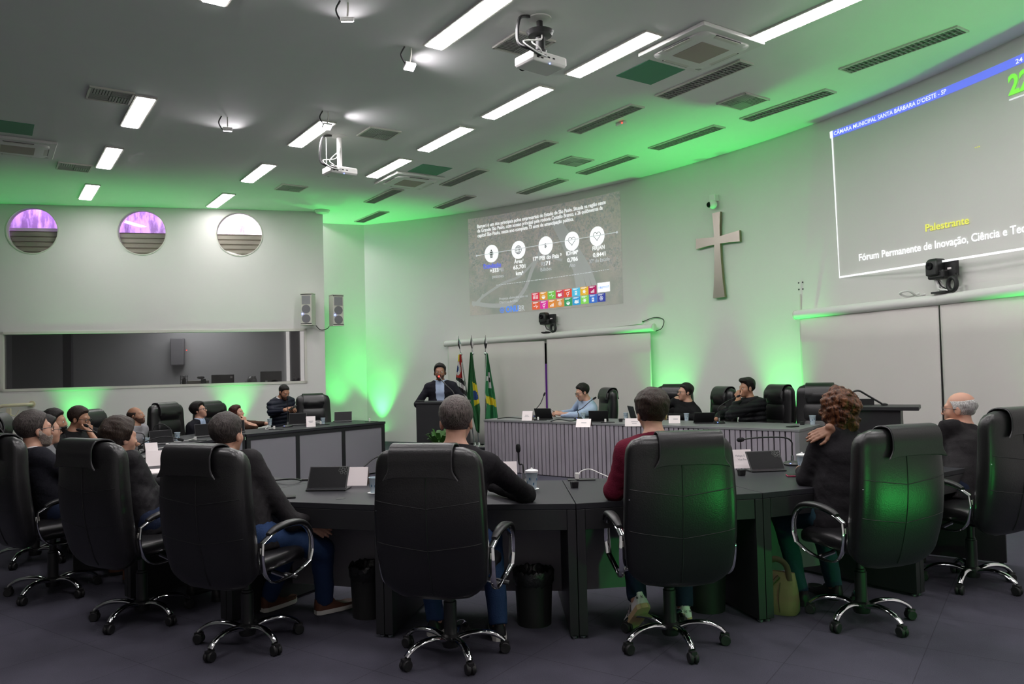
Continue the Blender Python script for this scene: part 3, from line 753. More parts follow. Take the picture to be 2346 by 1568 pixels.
for a in [('Barueri é um dos principais polos empresariais do Estado de São Paulo. Situada na região oeste', 57.65, 4.334, 44.4, 4.371, .066, 'p_bright', .014),
    ('da Grande São Paulo, com acesso principal pela rodovia Castello Branco, a 26 quilômetros da', 57.64, 4.245, 44.72, 4.284, .066, 'p_bright', .014),
    ('capital São Paulo, neste ano completa 73 anos de emancipação política.', 57.63, 4.151, 47.62, 4.186, .066, 'p_bright', .014),
    ('População', 57.06, 3.536, 55.22, 3.536, .07, 'p_blue', .012), ('+333', 56.4, 3.426, 55.52, 3.426, .074, 'p_bright', .02), ('Mil', 55.48, 3.424, 55.0, 3.425, .072, 'p_white_dim', 0),
    ('pessoas', 56.15, 3.315, 54.97, 3.313, .063, 'p_white_dim', 0), ('Área¹', 53.84, 3.549, 52.88, 3.55, .072, 'p_bright', .015), ('65,701', 53.94, 3.437, 52.68, 3.444, .072, 'p_bright', .02),
    ('km²', 53.68, 3.321, 52.91, 3.322, .071, 'p_bright', .02), ('17º PIB do País ²', 51.86, 3.555, 48.93, 3.556, .072, 'p_bright', .018), ('R$', 51.02, 3.444, 50.6, 3.444, .07, 'p_white_dim', 0), ('71', 50.57, 3.444, 50.13, 3.444, .07, 'p_bright', .02),
    ('Bilhões', 51.11, 3.34, 49.99, 3.344, .065, 'p_white_dim', 0), ('IDHM³', 48.45, 3.573, 47.26, 3.573, .071, 'p_bright', .018), ('0,786', 48.38, 3.45, 47.3, 3.454, .071, 'p_bright', .02), ('Alto', 48.18, 3.351, 47.58, 3.354, .061, 'p_white_dim', 0),
    ('FIRJAN', 45.82, 3.595, 44.63, 3.595, .069, 'p_bright', .018), ('0,8441', 45.79, 3.473, 44.56, 3.473, .07, 'p_bright', .02), ('37º do Estado', 46.16, 3.376, 44.17, 3.379, .063, 'p_white_dim', 0),
    ('Projetos alinhados com os', 55.48, 2.876, 52.51, 2.893, .045, 'p_white_dim', 0), ('Objetivos da ONU', 55.48, 2.81, 53.54, 2.816, .045, 'p_white_dim', 0), ('ONU', 54.83, 2.628, 53.5, 2.637, .11, 'p_onu', .03), ('BR', 53.48, 2.635, 52.87, 2.637, .105, 'p_white_dim', -.005)]:
    T(*a)
ln = MB(); arc_line(ln, [(57.79, 3.789), (43.4, 3.842)], .012, .008); arc_disc(ln, 57.79, 3.789, .02, .009); arc_disc(ln, 43.4, 3.842, .022, .009)
arc_line(ln, [(57.06, 3.52), (55.22, 3.52)], .008, .009, 1)
SL(ln, 'connecting_line', [M['p_white_dim'], M['p_blue']], smooth=False)
random.seed(11); fn = MB(); a = 55.8
while a > 44.4:
    wd = random.uniform(.08, .30); z = 3.171 + (55.8 - a) / 11.4 * .055
    arc_line(fn, [(a, z), (a - wd, z)], .010, .008); a -= wd + .07
SL(fn, 'footnote_line', M['p_white_dim'], smooth=False)
DISC = [(56.2, 3.797), (53.36, 3.803), (50.54, 3.811), (47.85, 3.819), (45.34, 3.833)]
for i, (a, z) in enumerate(DISC):
    d = MB(); arc_disc(d, a, z, .172, .010); disc = SL(d, 'white_disc', M['p_bright'], smooth=False)
    g = MB(); k = math.degrees(1 / ARC_R)
    if i == 0:
        arc_disc(g, a, z + .062, .017, .014); arc_line(g, [(a, z + .04), (a, z - .02)], .055, .014)
        for sx in (-1, 1):
            arc_line(g, [(a + sx * .036 * k, z + .038), (a + sx * .040 * k, z - .03)], .012, .014); arc_line(g, [(a + sx * .014 * k, z - .02), (a + sx * .014 * k, z - .085)], .022, .014)
    elif i == 1:
        arc_disc(g, a, z, .082, .014, r0=.073)
        for f in (-.045, 0, .045): arc_line(g, [(a + math.sqrt(.08 ** 2 - f * f) * k, z + f), (a - math.sqrt(.08 ** 2 - f * f) * k, z + f)], .008, .0145)
        for f in (.45, -.45, 0): arc_line(g, [(a + math.cos(t) * .08 * f * k, z + math.sin(t) * .08) for t in [(-PI / 2) + PI * q_ / 12 for q_ in range(13)]], .008, .015)
    elif i == 2:
        vs, fs, _ = text_mesh('$', .015); g.add([arc(a + .025 * k - .05 * k * u, z - .035 + y * .075 / _capH, .014) for u, y in vs], [f[::-1] for f in fs])
    else:
        arc_line(g, [(a - 16 * math.sin(t) ** 3 * .0052 * k, z + (13 * math.cos(t) - 5 * math.cos(2 * t) - 2 * math.cos(3 * t) - math.cos(4 * t)) * .0052 + .008) for t in [2 * PI * q_ / 36 + .01 for q_ in range(36)]], .009, .014, loop=True)
    SL(g, 'icon', M['p_grey'], smooth=False)
TC1 = [(.80, .04, .08), (.85, .38, .06), (.22, .62, .10), (.72, .06, .12), (.85, .10, .05), (.10, .60, .90), (.90, .52, .04), (.50, .02, .14)]
TC2 = [(.85, .14, .06), (.80, .04, .38), (.85, .30, .06), (.75, .32, .08), (.05, .38, .14), (.05, .38, .75), (.28, .75, .12), (.06, .20, .70), (.05, .07, .40)]
def tile(a0, z0, wd, ht, colr, kind):
    m = emis('projected_tile', colr, .55)
    b_ = MB(); arc_patch(b_, a0, z0, a0 - wd, z0 + ht, .010, 1); arc_text_ = None
    g = b_
    k = math.degrees(1 / ARC_R); ca, cz = a0 - wd / 2, z0 + ht * .42
    if kind == 0:
        for j in range(4): arc_line(g, [(ca + (j - 1.5) * .035 * k, cz + .02), (ca + (j - 1.5) * .035 * k, cz - .03)], .016, .013, 1); arc_disc(g, ca + (j - 1.5) * .035 * k, cz + .034, .009, .013, 10, mi=1)
    elif kind == 1: g.add([arc(ca - .045 * math.cos(t) * k, cz - .045 * math.sin(t), .013) for t in [PI * j / 12 for j in range(13)]], [tuple(range(12, -1, -1))], 1); arc_line(g, [(ca + .03 * k, cz + .02), (ca - .03 * k, cz + .02)], .008, .013, 1)
    elif kind == 2: arc_line(g, [(ca + .055 * k, cz), (ca + .02 * k, cz), (ca, cz + .035), (ca - .02 * k, cz - .035), (ca - .035 * k, cz), (ca - .055 * k, cz)], .010, .013, 1)
    elif kind == 3: arc_line(g, [(ca + .04 * k, cz), (ca, cz - .012), (ca - .035 * k, cz)], .055, .013, 1); arc_line(g, [(ca - .05 * k, cz - .03), (ca - .05 * k, cz + .03)], .010, .013, 1)
    elif kind == 4: arc_disc(g, ca, cz, .030, .013, 20, .020, 1); arc_line(g, [(ca - .02 * k, cz + .02), (ca - .045 * k, cz + .045)], .010, .013, 1); arc_line(g, [(ca, cz - .03), (ca, cz - .06)], .010, .013, 1)
    elif kind == 5: arc_line(g, [(ca, cz + .03), (ca, cz - .04)], .05, .013, 1); arc_disc(g, ca, cz + .0, .012, .014, 12)
    elif kind == 6:
        arc_disc(g, ca, cz, .028, .013, 16, mi=1)
        for j in range(8): t = j * PI / 4; arc_line(g, [(ca + math.cos(t) * .034 * k, cz + math.sin(t) * .034), (ca + math.cos(t) * .046 * k, cz + math.sin(t) * .046)], .007, .013, 1)
    elif kind == 7:
        for j, h in enumerate((.03, .045, .06)): arc_line(g, [(ca + (.03 - j * .03) * k, cz - .04), (ca + (.03 - j * .03) * k, cz - .04 + h)], .02, .013, 1)
    else:
        for j in range(5): t = j * 2 * PI / 5 + PI / 2; arc_disc(g, ca + math.cos(t) * .02 * k, cz + math.sin(t) * .02, .022, .013, 14, .017, 1)
    for j in range(2): arc_line(g, [(a0 - .10, z0 + ht * (.90 - .09 * j)), (a0 - wd * (.8 - .2 * j), z0 + ht * (.90 - .09 * j))], .008, .013, 1)
    SL(b_, 'colour_tile', [m, M['p_white']], smooth=False)
for j, c in enumerate(TC1): tile(52.10 - j * .825, 2.805 + j * .003, .79, .148, c, j)
for j, c in enumerate(TC2): tile(52.08 - j * .825, 2.637 + j * .005, .79, .148, c, (2, 4, 7, 8, 1, 3, 6, 5, 8)[j])
b_ = MB(); arc_patch(b_, 45.44, 2.845, 44.23, 3.01, .010, 2); SL(b_, 'caption_box', M['p_bright'], smooth=False)
T('OBJETIVOS', 45.36, 2.905, 44.32, 2.915, .034, 'p_onu', .012)
g = MB(); arc_disc(g, 55.22, 2.678, .055, .012, 24, .046); arc_disc(g, 55.22, 2.678, .026, .012, 20, .020)
arc_line(g, [(55.47, 2.678), (54.97, 2.678)], .006, .012); arc_line(g, [(55.22, 2.735), (55.22, 2.622)], .006, .012)
SL(g, 'round_emblem', M['p_onu'], smooth=False)

# projected timer panel
sc = thing('projected_timer', 'large projected speaker panel with a blue title bar, right side', 'projection', arc(18.0, 2.6))
SCB = on(sc)
o = MB(); arc_patch(o, 25.15, 4.412, 8.0, 4.50, .006); SCB(o, 'title_bar', M['p_bar'], smooth=False)
o = MB(); arc_line(o, [(25.13, 4.415), (24.97, 2.618), (8.0, 2.585)], .024, .006); arc_line(o, [(25.15, 4.412), (25.17, 4.50)], .05, .008)
SCB(o, 'border_line', M['p_bright'], smooth=False)
SCB(arc_line(MB(), [(14.5, 4.102), (12.4, 4.09)], .014, .006), 'underline', M['p_white'], smooth=False)
for s, a0, z0, a1, z1, h, m, bd in [("CÂMARA MUNICIPAL SANTA BÁRBARA D'OESTE - SP", 24.97, 4.433, 17.78, 4.432, .048, 'p_bright', .012), ('24 d', 14.07, 4.425, 13.46, 4.425, .044, 'p_bright', .01), ('22', 14.49, 4.150, 13.40, 4.148, .186, 'p_green', .03),
        ('...', 16.35, 3.74, 16.07, 3.738, .05, 'p_yellow', .01), ('Palestrante', 19.31, 2.985, 16.82, 2.974, .077, 'p_yellow', .015), ('Fórum Permanente de Inovação, Ciência e Tec', 23.57, 2.784, 13.95, 2.773, .082, 'p_bright', .015)]:
    vs, fs, _ = text_mesh(s, bd)
    SCB(MB().add([arc(a0 + (a1 - a0) * u, z0 + (z1 - z0) * u + y * h / _capH, .012) for u, y in vs], [f[::-1] for f in fs]), 'lettering', M[m], smooth=False)

# ================================================================== cross and dome camera
def wallframe(ang, z, inset=0):                     # local x to the right seen from the hall, y into the wall
    p = arc(ang, z, inset); return p, R_(ang - 90)
p, rz = wallframe(34.08, 3.40)
t = thing('cross', 'large pewter coloured metal cross with flared arms on the wall', 'cross', p, rz); t.scale = (KS, KS, KS)
out = [(-.078, .42), (.078, .42), (.060, .22), (.056, .056), (.22, .068), (.42, .085), (.42, -.078), (.22, -.062), (.056, -.056), (.062, -.3), (.085, -.62), (.112, -.86), (-.112, -.86), (-.085, -.62), (-.062, -.3), (-.056, -.056), (-.22, -.062), (-.42, -.078), (-.42, .085), (-.22, .068), (-.056, .056), (-.060, .22)]
k = len(out)
MB().add([(x, -.075, z) for x, z in out] + [(x, -.03, z) for x, z in out], [tuple(range(k)), tuple(range(2 * k - 1, k - 1, -1))]).build('face', M['cross'], t, smooth=False)
g = MB()
for i in range(k):
    a, b_ = out[i], out[(i + 1) % k]; g.add([(a[0], -.074, a[1]), (b_[0], -.074, b_[1]), (b_[0], -.03, b_[1]), (a[0], -.03, a[1])], [(0, 3, 2, 1)])
g.build('edge', M['cross_side'], t, smooth=False)
MB().box((0, -.015, .2), (.06, .03, .06)).box((0, -.015, -.5), (.06, .03, .06)).build('spacer', M['cross_side'], t, smooth=False)
p, rz = wallframe(34.3, 3.99)
t = thing('dome_camera', 'small white dome camera above the metal cross', 'camera', p, rz)
MB().box((0, -.055, .06), (.11, .11, .11)).build('bracket', M['white'], t, smooth=False, bevel=.01)
MB().ball((0.01, -.10, -.045), .072).build('shell', M['white'], t)
MB().ball((-.02, -.145, -.05), .046).build('lens_dome', M['screen'], t)

# ================================================================== blinds, headboxes, window gaps
def blind(a0, a1, z0, z1, label, ins=.13, gp='roller blinds'):
    P, Q = arc(a0, 0, ins), arc(a1, 0, ins); d = Q - P; nn_ = Vector((d.y, -d.x, 0)).normalized()
    if nn_.dot(Vector((0, 0, 0)) - P) < 0: nn_ = -nn_
    mb = MB(); nu, nv = 60, 6; random.seed(int(a0 * 10))
    ph = [random.uniform(0, 6) for _ in range(4)]
    rows = []
    for j in range(nv + 1):
        z = z0 + (z1 - z0) * j / nv; amp = .003 + .008 * (1 - j / nv)
        rows.append([P + d * (i / nu) + nn_ * (amp * (math.sin(i / nu * 9 + ph[0] + .4 * j) + .6 * math.sin(i / nu * 23 + ph[1]))) + Vector((0, 0, z)) for i in range(nu + 1)])
    mb.loft(rows, False, False)
    t = tag(mb.build('roller_blind', M['blind']), label, 'blind', gp)
    s = t.modifiers.new('thickness', 'SOLIDIFY'); s.thickness = .004
    return t
blind(60.75, 50.53, .03, 2.06, 'beige roller blind behind the flags, left of the dark gap'); blind(50.31, 40.1, .03, 2.10, 'beige roller blind behind the man in the light blue shirt')
blind(27.5, 18.28, .03, 2.17, 'right-hand window blind left of its dark seam, behind the empty end chair'); blind(18.19, 8.2, .03, 2.17, 'right-hand window blind right of its dark seam, behind the old man')
def headbox(a0, am, a1, z0, zm, z1, label, rail):
    t = thing('blind_headbox', label, 'blind headbox', arc(am, zm, .13))
    B = on(t)
    for (u, zu), (v_, zv) in (((a0, z0), (am, zm)), ((am, zm), (a1, z1))):
        P, Q = arc(u, zu, .125), arc(v_, zv, .125)
        B(MB().tube([P, Q], .062, 14), 'roller_box', M['white'])
    B(MB().tube([arc(a0, z0, .125), arc(a0 - .05, z0, .125)], .068, 14), 'end_cap', M['offwhite']); B(MB().tube([arc(a1, z1, .125), arc(a1 + .05, z1, .125)], .068, 14), 'end_cap', M['offwhite'])
    for u, z in ((a0 - 1, z0), (am + .4, zm), (a1 + 1, z1)):
        B(MB().box(arc(u, z + .05, .06), (.05, .14, .03), R_(u - 90)), 'bracket', M['offwhite'], smooth=False)
    if rail:
        ra, rb, zr0, zr1 = rail
        P, Q = arc(ra, zr0, .03), arc(rb, zr1, .03); rr = [[P + Vector((0, 0, -.035)), P + Vector((0, 0, .035)), arc(ra, zr0 + .035, .005), arc(ra, zr0 - .035, .005)], [Q + Vector((0, 0, -.035)), Q + Vector((0, 0, .035)), arc(rb, zr1 + .035, .005), arc(rb, zr1 - .035, .005)]]
        mid = [arc((ra + rb) / 2, (zr0 + zr1) / 2 + s, i_) for s, i_ in ((-.035, .03), (.035, .03), (.035, .005), (-.035, .005))]
        B(MB().loft([rr[0], mid, rr[1]]), 'cable_trunking', M['white'], smooth=False)
    return t, B
t, B = headbox(61.05, 50.38, 39.75, 2.075, 2.13, 2.165, 'long white blind headbox below the projected slide', (47.8, 41.2, 2.225, 2.275))
B(MB().tube(catmull([arc(41.2, 2.275, .02), arc(40.0, 2.33, .03), arc(39.2, 2.28, .03), arc(39.3, 2.15, .05), arc(39.7, 2.10, .1)]), .007), 'cord', M['black'])
headbox(27.8, 18.2, 7.9, 2.185, 2.20, 2.21, 'long white blind headbox below the timer projection', (17.4, 8.0, 2.30, 2.32))
vi = mat('violet_lit_pane', (.05, .02, .08), .3, emit=(.22, .05, .42), estr=.22)
MB_ = MB(); arc_patch(MB_, 50.9, .2, 50.0, 1.62, .012); st(MB_.build('window_5', vi, smooth=False))
MB_ = MB(); arc_patch(MB_, 50.9, 1.62, 50.0, 2.0, .012); st(MB_.build('window_6', M['screen'], smooth=False))
MB_ = MB(); arc_patch(MB_, 18.6, .2, 17.9, 2.1, .012); st(MB_.build('window_7', M['screen'], smooth=False))
g = MB()
for u, z in ((27.95, 2.62), (27.65, 2.62), (27.95, 2.53), (27.65, 2.53)): g.add([v + Vector((0, 0, 0)) for v in [arc(u + .06 * math.cos(i), z + .012 * math.sin(i), .002) for i in [2 * PI * j / 8 for j in range(8)]]], [tuple(range(8))])
tag(g.build('screw_holes', M['slat_gap'], smooth=False), 'four small screw holes in the wall beside the timer projection', 'holes')['kind'] = 'stuff'
tag(MB().tube([arc(27.82, 2.46, .01), arc(27.85, 2.24, .01)], .012).build('cable_duct', M['offwhite']), 'short vertical duct at the left end of the right headbox', 'duct')

def ptz(ang, z, face, label, white_tag):
    p = arc(ang, z, .13)
    t = thing('conference_camera', label, 'camera', p, R_(ang - 90), 'robotic cameras on the headboxes')
    MB().box((0, 0, .01), (.20, .13, .02)).build('foot_plate', M['black'], t, smooth=False)
    MB().tube([(-.04, 0, .02), (-.07, -.01, .16)], .022).tube([(.05, 0, .02), (-.05, .01, .15)], .012).build('mount_post', M['white'], t)
    MB().box((-.02, 0, .21), (.22, .16, .10)).build('base_housing', M['black'], t, smooth=False, bevel=.02)
    MB().loft([[(x * s - .045, y * s2 - .02, zz) for x, y in ((-.08, -.09), (.08, -.09), (.08, .07), (-.08, .07))] for s, s2, zz in ((1, 1, .2), (1, 1, .30), (.95, .95, .36), (.7, .75, .395))]).build('head', M['black'], t, bevel=.015)
    MB().lathe([(.042, 0), (.042, .02), (.03, .022), (.0, .012)], (-.06, -.105, .31), 20, M=Matrix.Rotation(R_(90), 4, 'X')).build('lens', M['screen'], t)
    MB().box((.11, .03, .27), (.14, .05, .17)).build('rear_box', M['black'], t, smooth=False)
    MB().box((.10, .003, .27), (.05, .004, .022)).build('tag', M['paper'], t, smooth=False)
    MB().tube([(.17 + .055 * math.cos(a), -.04, .085 + .072 * math.sin(a)) for a in [2 * PI * i / 24 for i in range(24)]], .024, loop=True).build('cable_coil', M['rubber'], t)
    MB().tube(catmull([(.12, .03, .19), (.2, .0, .2), (.22, -.03, .15)]), .008).tube(catmull([(-.05, .0, .14), (.03, -.05, .08), (.1, -.03, .03)]), .007).build('cable', M['black'], t)
    MB().tube(catmull([(-.03, -.02, .1), (.0, -.05, .05), (.08, -.06, .03), (.14, -.04, .02)]), .010).build('white_lead', M['white_cable'], t)
    return t
ptz(50.2, 2.185, 0, 'black robotic camera on the headbox below the slide', 1)
ptz(18.0, 2.265, 0, 'black robotic camera on the headbox below the timer projection', 1)
c = arc(19.6, 2.262, .12)
t = tag(MB().tube(catmull([c + Vector((.0, 0, .0)) + Vector(v) for v in ((.28, .05, .01), (.16, .02, .03), (.04, .05, .015), (-.08, .02, .07), (-.14, .1, .05), (-.05, .1, .01), (.06, .04, .04))]), .013).build('loose_cable', M['white_cable']), 'loose grey cable lying left of the right-hand camera', 'cable')

# ================================================================== flags
def flag(top, base, prof, colour, mats, label, seed):
    top, base = Vector(top), Vector(base)
    t = thing('flag', label, 'flag', base, 0, 'flags on poles by the lectern')
    B = on(t); ax = (base - top)
    MB().tube([base - t.location, top + ax * .17 - t.location], .013, 10).build('pole', M['steel'], t)
    sp = top + ax * .165
    MB().ball(sp - t.location, .034).build('pole_ball', M['chrome'], t)
    MB().loft([[Vector((x * s, y * s * .4, 0)) + top + ax * f - t.location for x, y in ((-1, 0), (0, -1), (1, 0), (0, 1))] for s, f in ((.003, 0), (.012, .03), (.035, .075), (.012, .12), (.012, .15))]).build('spearhead', M['chrome'], t, smooth=False)
    MB().lathe([(.12, 0), (.12, .02), (.03, .05), (.02, .10)], n=20).build('base', M['steel'], t)
    nu, nv = 22, 56; rows = []; random.seed(seed); p0 = [random.uniform(0, 6) for _ in range(3)]
    mb = MB()
    for j in range(nv + 1):
        v = j / nv
        xl = np.interp(v, [r[0] for r in prof], [r[1] for r in prof]); xr = np.interp(v, [r[0] for r in prof], [r[2] for r in prof]); zz = np.interp(v, [r[0] for r in prof], [r[3] for r in prof])
        row = []
        for i in range(nu + 1):
            u = i / nu
            y = .05 * math.sin(u * 9 + p0[0] + v * 1.3) * min(1, .3 + v) + .02 * math.sin(u * 21 + p0[1])
            row.append(Vector((xl + (xr - xl) * u, base.y - .05 + y, zz - .05 * (u - .5) * v)))
        rows.append(row)
    vs = [p for r in rows for p in r]; by = {}
    for j in range(nv):
        for i in range(nu):
            a = j * (nu + 1) + i
            mb.add([], []); mb.f.append((a, a + 1, a + nu + 2, a + nu + 1)); mb.m.append(colour((i + .5) / nu, (j + .5) / nv))
    mb.v = [tuple(v) for v in vs]
    c = B(mb, 'cloth', mats)
    s = c.modifiers.new('thickness', 'SOLIDIFY'); s.thickness = .004
M['f_green'] = mat('dark_green_cloth', (.012, .10, .028), .8); M['f_green2'] = mat('flag_green_cloth', (.02, .17, .06), .8); M['f_yellow'] = mat('yellow_cloth', (.62, .50, .02), .8); M['f_white'] = mat('white_cloth', (.62, .60, .60), .8)
M['f_red'] = mat('red_cloth', (.42, .02, .02), .8); M['f_black'] = mat('black_cloth', (.015, .015, .017), .8); M['f_blue'] = mat('blue_cloth', (.02, .06, .22), .8)
def X(px, y): return (px - 1173) / FPX * y
FY = 15.1
def Z(px, py, y=FY): return aty(px, py, y).z
def prof(rows): return [(i, X(a, FY), X(b, FY), Z((a + b) / 2, y)) for i, a, b, y in rows]
def c1(u, v):
    if v < .48:
        if u > .86 and v > .15: return 3
        if ((u - .22) / .42) ** 2 + ((v - .28) / .15) ** 2 < 1: return 6 if ((u - .12) / .22) ** 2 + ((v - .28) / .08) ** 2 < 1 else 3
        return 4 if v > .12 or u > .5 else 2
    return 3 if int((v * 9.5 - u * 1.1) + 8) % 2 else 5
def c2(u, v):
    if ((u - .66) / .30) ** 2 + ((v - .60) / .085) ** 2 < 1 and u > .56: return 6
    if u > .55 and .40 + .08 * (u - .55) < v < .80 - .55 * (u - .55) * .3 and u < .98: return 2
    return 0
def c3(u, v):
    if u < .10 and v < .68: return 3
    if .40 < u < .72 and .25 < v < .48: return 5 if .48 < u < .66 and .33 < v < .40 else 3
    if .18 < u < .42 and .30 < v < .37: return 3
    if .61 + .05 * u < v < .77 + .03 * u: return 2
    return 1
fm = [M['f_green'], M['f_green2'], M['f_yellow'], M['f_white'], M['f_red'], M['f_black'], M['f_blue']]
flag((X(1050, FY), FY, Z(1050, 770)), (X(1083, FY), FY, .03), prof([(0, 1050, 1056, 813), (.2, 1047, 1058, 838), (.5, 1043, 1061, 868), (.8, 1042, 1066, 900), (1, 1046, 1072, 925)]), c1, fm, 'flag with a red canton and black and white stripes, leftmost of three', 1)
flag((X(1080, FY), FY, Z(1080, 768)), (X(1092, FY), FY, .03), prof([(0, 1077, 1081, 808), (.3, 1072, 1087, 860), (.6, 1068, 1094, 908), (.85, 1069, 1097, 935), (.9, 1078, 1096, 950), (1, 1086, 1094, 990)]), c2, fm, 'dark green flag with yellow and a blue disc, middle of three', 2)
flag((X(1113, FY), FY, Z(1113, 768)), (X(1107, FY), FY, .03), prof([(0, 1114, 1117, 810), (.3, 1110, 1125, 862), (.55, 1107, 1131, 900), (.8, 1112, 1134, 930), (1, 1108, 1137, 962)]), c3, fm, 'green flag with a white cross and yellow band, rightmost of three', 3)

# ================================================================== lecterns
t = thing("lectern", "tall black lectern in front of the man in the dark suit", "lectern", (-1.0, 11.08, 0), R_(-6))
MB().box((0, 0, .545), (.70, .40, 1.09)).build('body', M['desk_black'], t, smooth=False, bevel=.005)
MB().box((0, .02, 1.105), (.72, .46, .03)).build('reading_top', M['desk_black'], t, smooth=False, bevel=.004)
MB().box((-.30, -.15, 1.13), (.12, .04, .03)).build('top_edge', M['desk_black'], t, smooth=False)
MB().box((.355, -.16, 1.10), (.04, .10, .10)).build('side_bracket', M['cross_side'], t, smooth=False)
h = aty(1006, 863, 11.30); b0 = Vector((h.x + .24, 11.05, 1.12))
t = thing('gooseneck_microphone', 'gooseneck microphone with a red light ring on the lectern', 'microphone', b0)
MB().tube(catmull([(0, 0, 0), (-.02, 0, .12), (-.14, .08, .24), (h.x - b0.x, h.y - b0.y, h.z - b0.z)]), .008).build('gooseneck', M['black'], t)
MB().ball(h - b0, .022).build('foam_head', M['foam'], t)
MB().ball(h - b0 + Vector((0, -.016, 0)), .013).build('red_ring', M['led_red'], t)
MB().lathe([(.03, 0), (.03, .015), (.012, .03)]).build('mount', M['black'], t)
# foot of the lectern: a potted plant
t = thing('potted_plant', 'leafy green potted plant at the foot of the lectern', 'plant', (-1.02, 10.62, 0))
MB().lathe([(.12, 0), (.17, .48), (.18, .50), (.15, .50), (.14, .47), (.0, .47)]).build('pot', M['black'], t)
g = MB(); random.seed(5)
for i in range(70):
    a = random.uniform(0, 2 * PI); el = random.uniform(.15, 1.3); L_ = random.uniform(.22, .42)
    d = Vector((math.cos(a) * math.cos(el), math.sin(a) * math.cos(el), math.sin(el))); sd = d.cross(Vector((0, 0, 1))).normalized() * .035
    p = Vector((0, 0, .47)); q1 = p + d * L_ * .5; q2 = p + d * L_ * .85 + Vector((0, 0, -.03)); q3 = p + d * L_ + Vector((0, 0, -.08))
    g.add([p, q1 - sd, q1 + sd, q2 - sd * .8, q2 + sd * .8, q3], [(0, 1, 2), (1, 3, 4, 2), (3, 5, 4)])
g.build('leaves', M['leaf'], t, smooth=False)['kind'] = 'stuff'
# second lectern at the right
y2 = 7.3
t = thing('lectern', 'black side lectern behind the woman with curly hair', 'lectern', (X(2005, y2), y2, 0), R_(-30))
zt = Z(2010, 929, y2)
MB().box((0, 0, zt / 2 - .02), (.40, .34, zt - .04)).build('body', M['desk_black'], t, smooth=False)
MB().box((.02, 0, zt - .02), (.66, .40, .035)).build('reading_top', M['desk_black'], t, smooth=False, bevel=.004)
MB().box((-.14, .12, zt + .02), (.20, .03, .07)).build('upstand', M['black'], t, smooth=False)
b0 = Vector((X(2018, y2), y2 - .02, zt))
t = thing('gooseneck_microphone', 'long gooseneck microphone arching over the side lectern', 'microphone', b0)
MB().tube(catmull([(0, 0, 0), aty(1985, 905, y2) - b0, aty(1968, 896, y2) - b0, aty(1955, 898, y2) - b0, aty(1945, 906, y2) - b0]), .009).build('gooseneck', M['black'], t)
MB().ball(aty(1944, 907, y2) - b0, .02).build('foam_head', M['foam'], t)
MB().lathe([(.03, 0), (.03, .012), (.01, .02)]).build('mount', M['black'], t)

# green LED uplights on the floor
ll = {0: 'green LED uplight on the floor by the recessed corner', 1: 'green LED uplight in the recess behind the left wall'}
names = ['green LED uplight near the wall left of the lectern', 'green LED uplight in the recessed corner', 'green LED uplight left of the cross, behind the table chairs', 'green LED uplight right of the cross, behind the end chair', 'green LED uplight below the right-hand blind', 'green LED uplight on the left wall, behind the man in black', 'green LED uplight on the left wall, behind the red-haired woman', 'green LED uplight by the handrail']
for (kind, a, b, tt), lb in zip(LEDS, names):
    t = thing('led_uplight', lb, 'uplight', (b.x, b.y, 0), math.atan2(tt.y - b.y, tt.x - b.x), 'green LED uplights')
    MB().lathe([(.07, .03), (.075, .06), (.075, .165), (.068, .17), (.062, .155), (.0, .155)], n=20).build('housing', M['black'], t)
    MB().lathe([(.061, .157), (.0, .159)], n=20).build('lens', M['led_green'], t)
    MB().box((0, 0, .012), (.12, .16, .024)).box((0, .085, .07), (.02, .008, .12)).box((0, -.085, .07), (.02, .008, .12)).build('yoke', M['black'], t, smooth=False)
t = thing('led_flood', 'green LED flood on the carpet right of the photographer', 'uplight', (2.5, 1.4, 0), math.atan2(3.4, -.65))
MB().box((-.12, 0, .33), (.16, .24, .24)).build('housing', M['black'], t, smooth=False, bevel=.01)
MB().box((-.12, 0, .012), (.2, .2, .024)).tube([(-.12, 0, .02), (-.12, 0, .22)], .02).build('foot', M['black'], t, smooth=False)
t = thing('led_flood', 'green LED flood on the carpet between the last two chairs and the right wall', 'uplight', (3.75, 3.15, 0), math.atan2(1.35, -1.75))
MB().box((-.12, 0, .22), (.16, .22, .22)).build('housing', M['black'], t, smooth=False, bevel=.01)
MB().box((-.12, 0, .012), (.2, .2, .024)).tube([(-.12, 0, .02), (-.12, 0, .14)], .02).build('foot', M['black'], t, smooth=False)

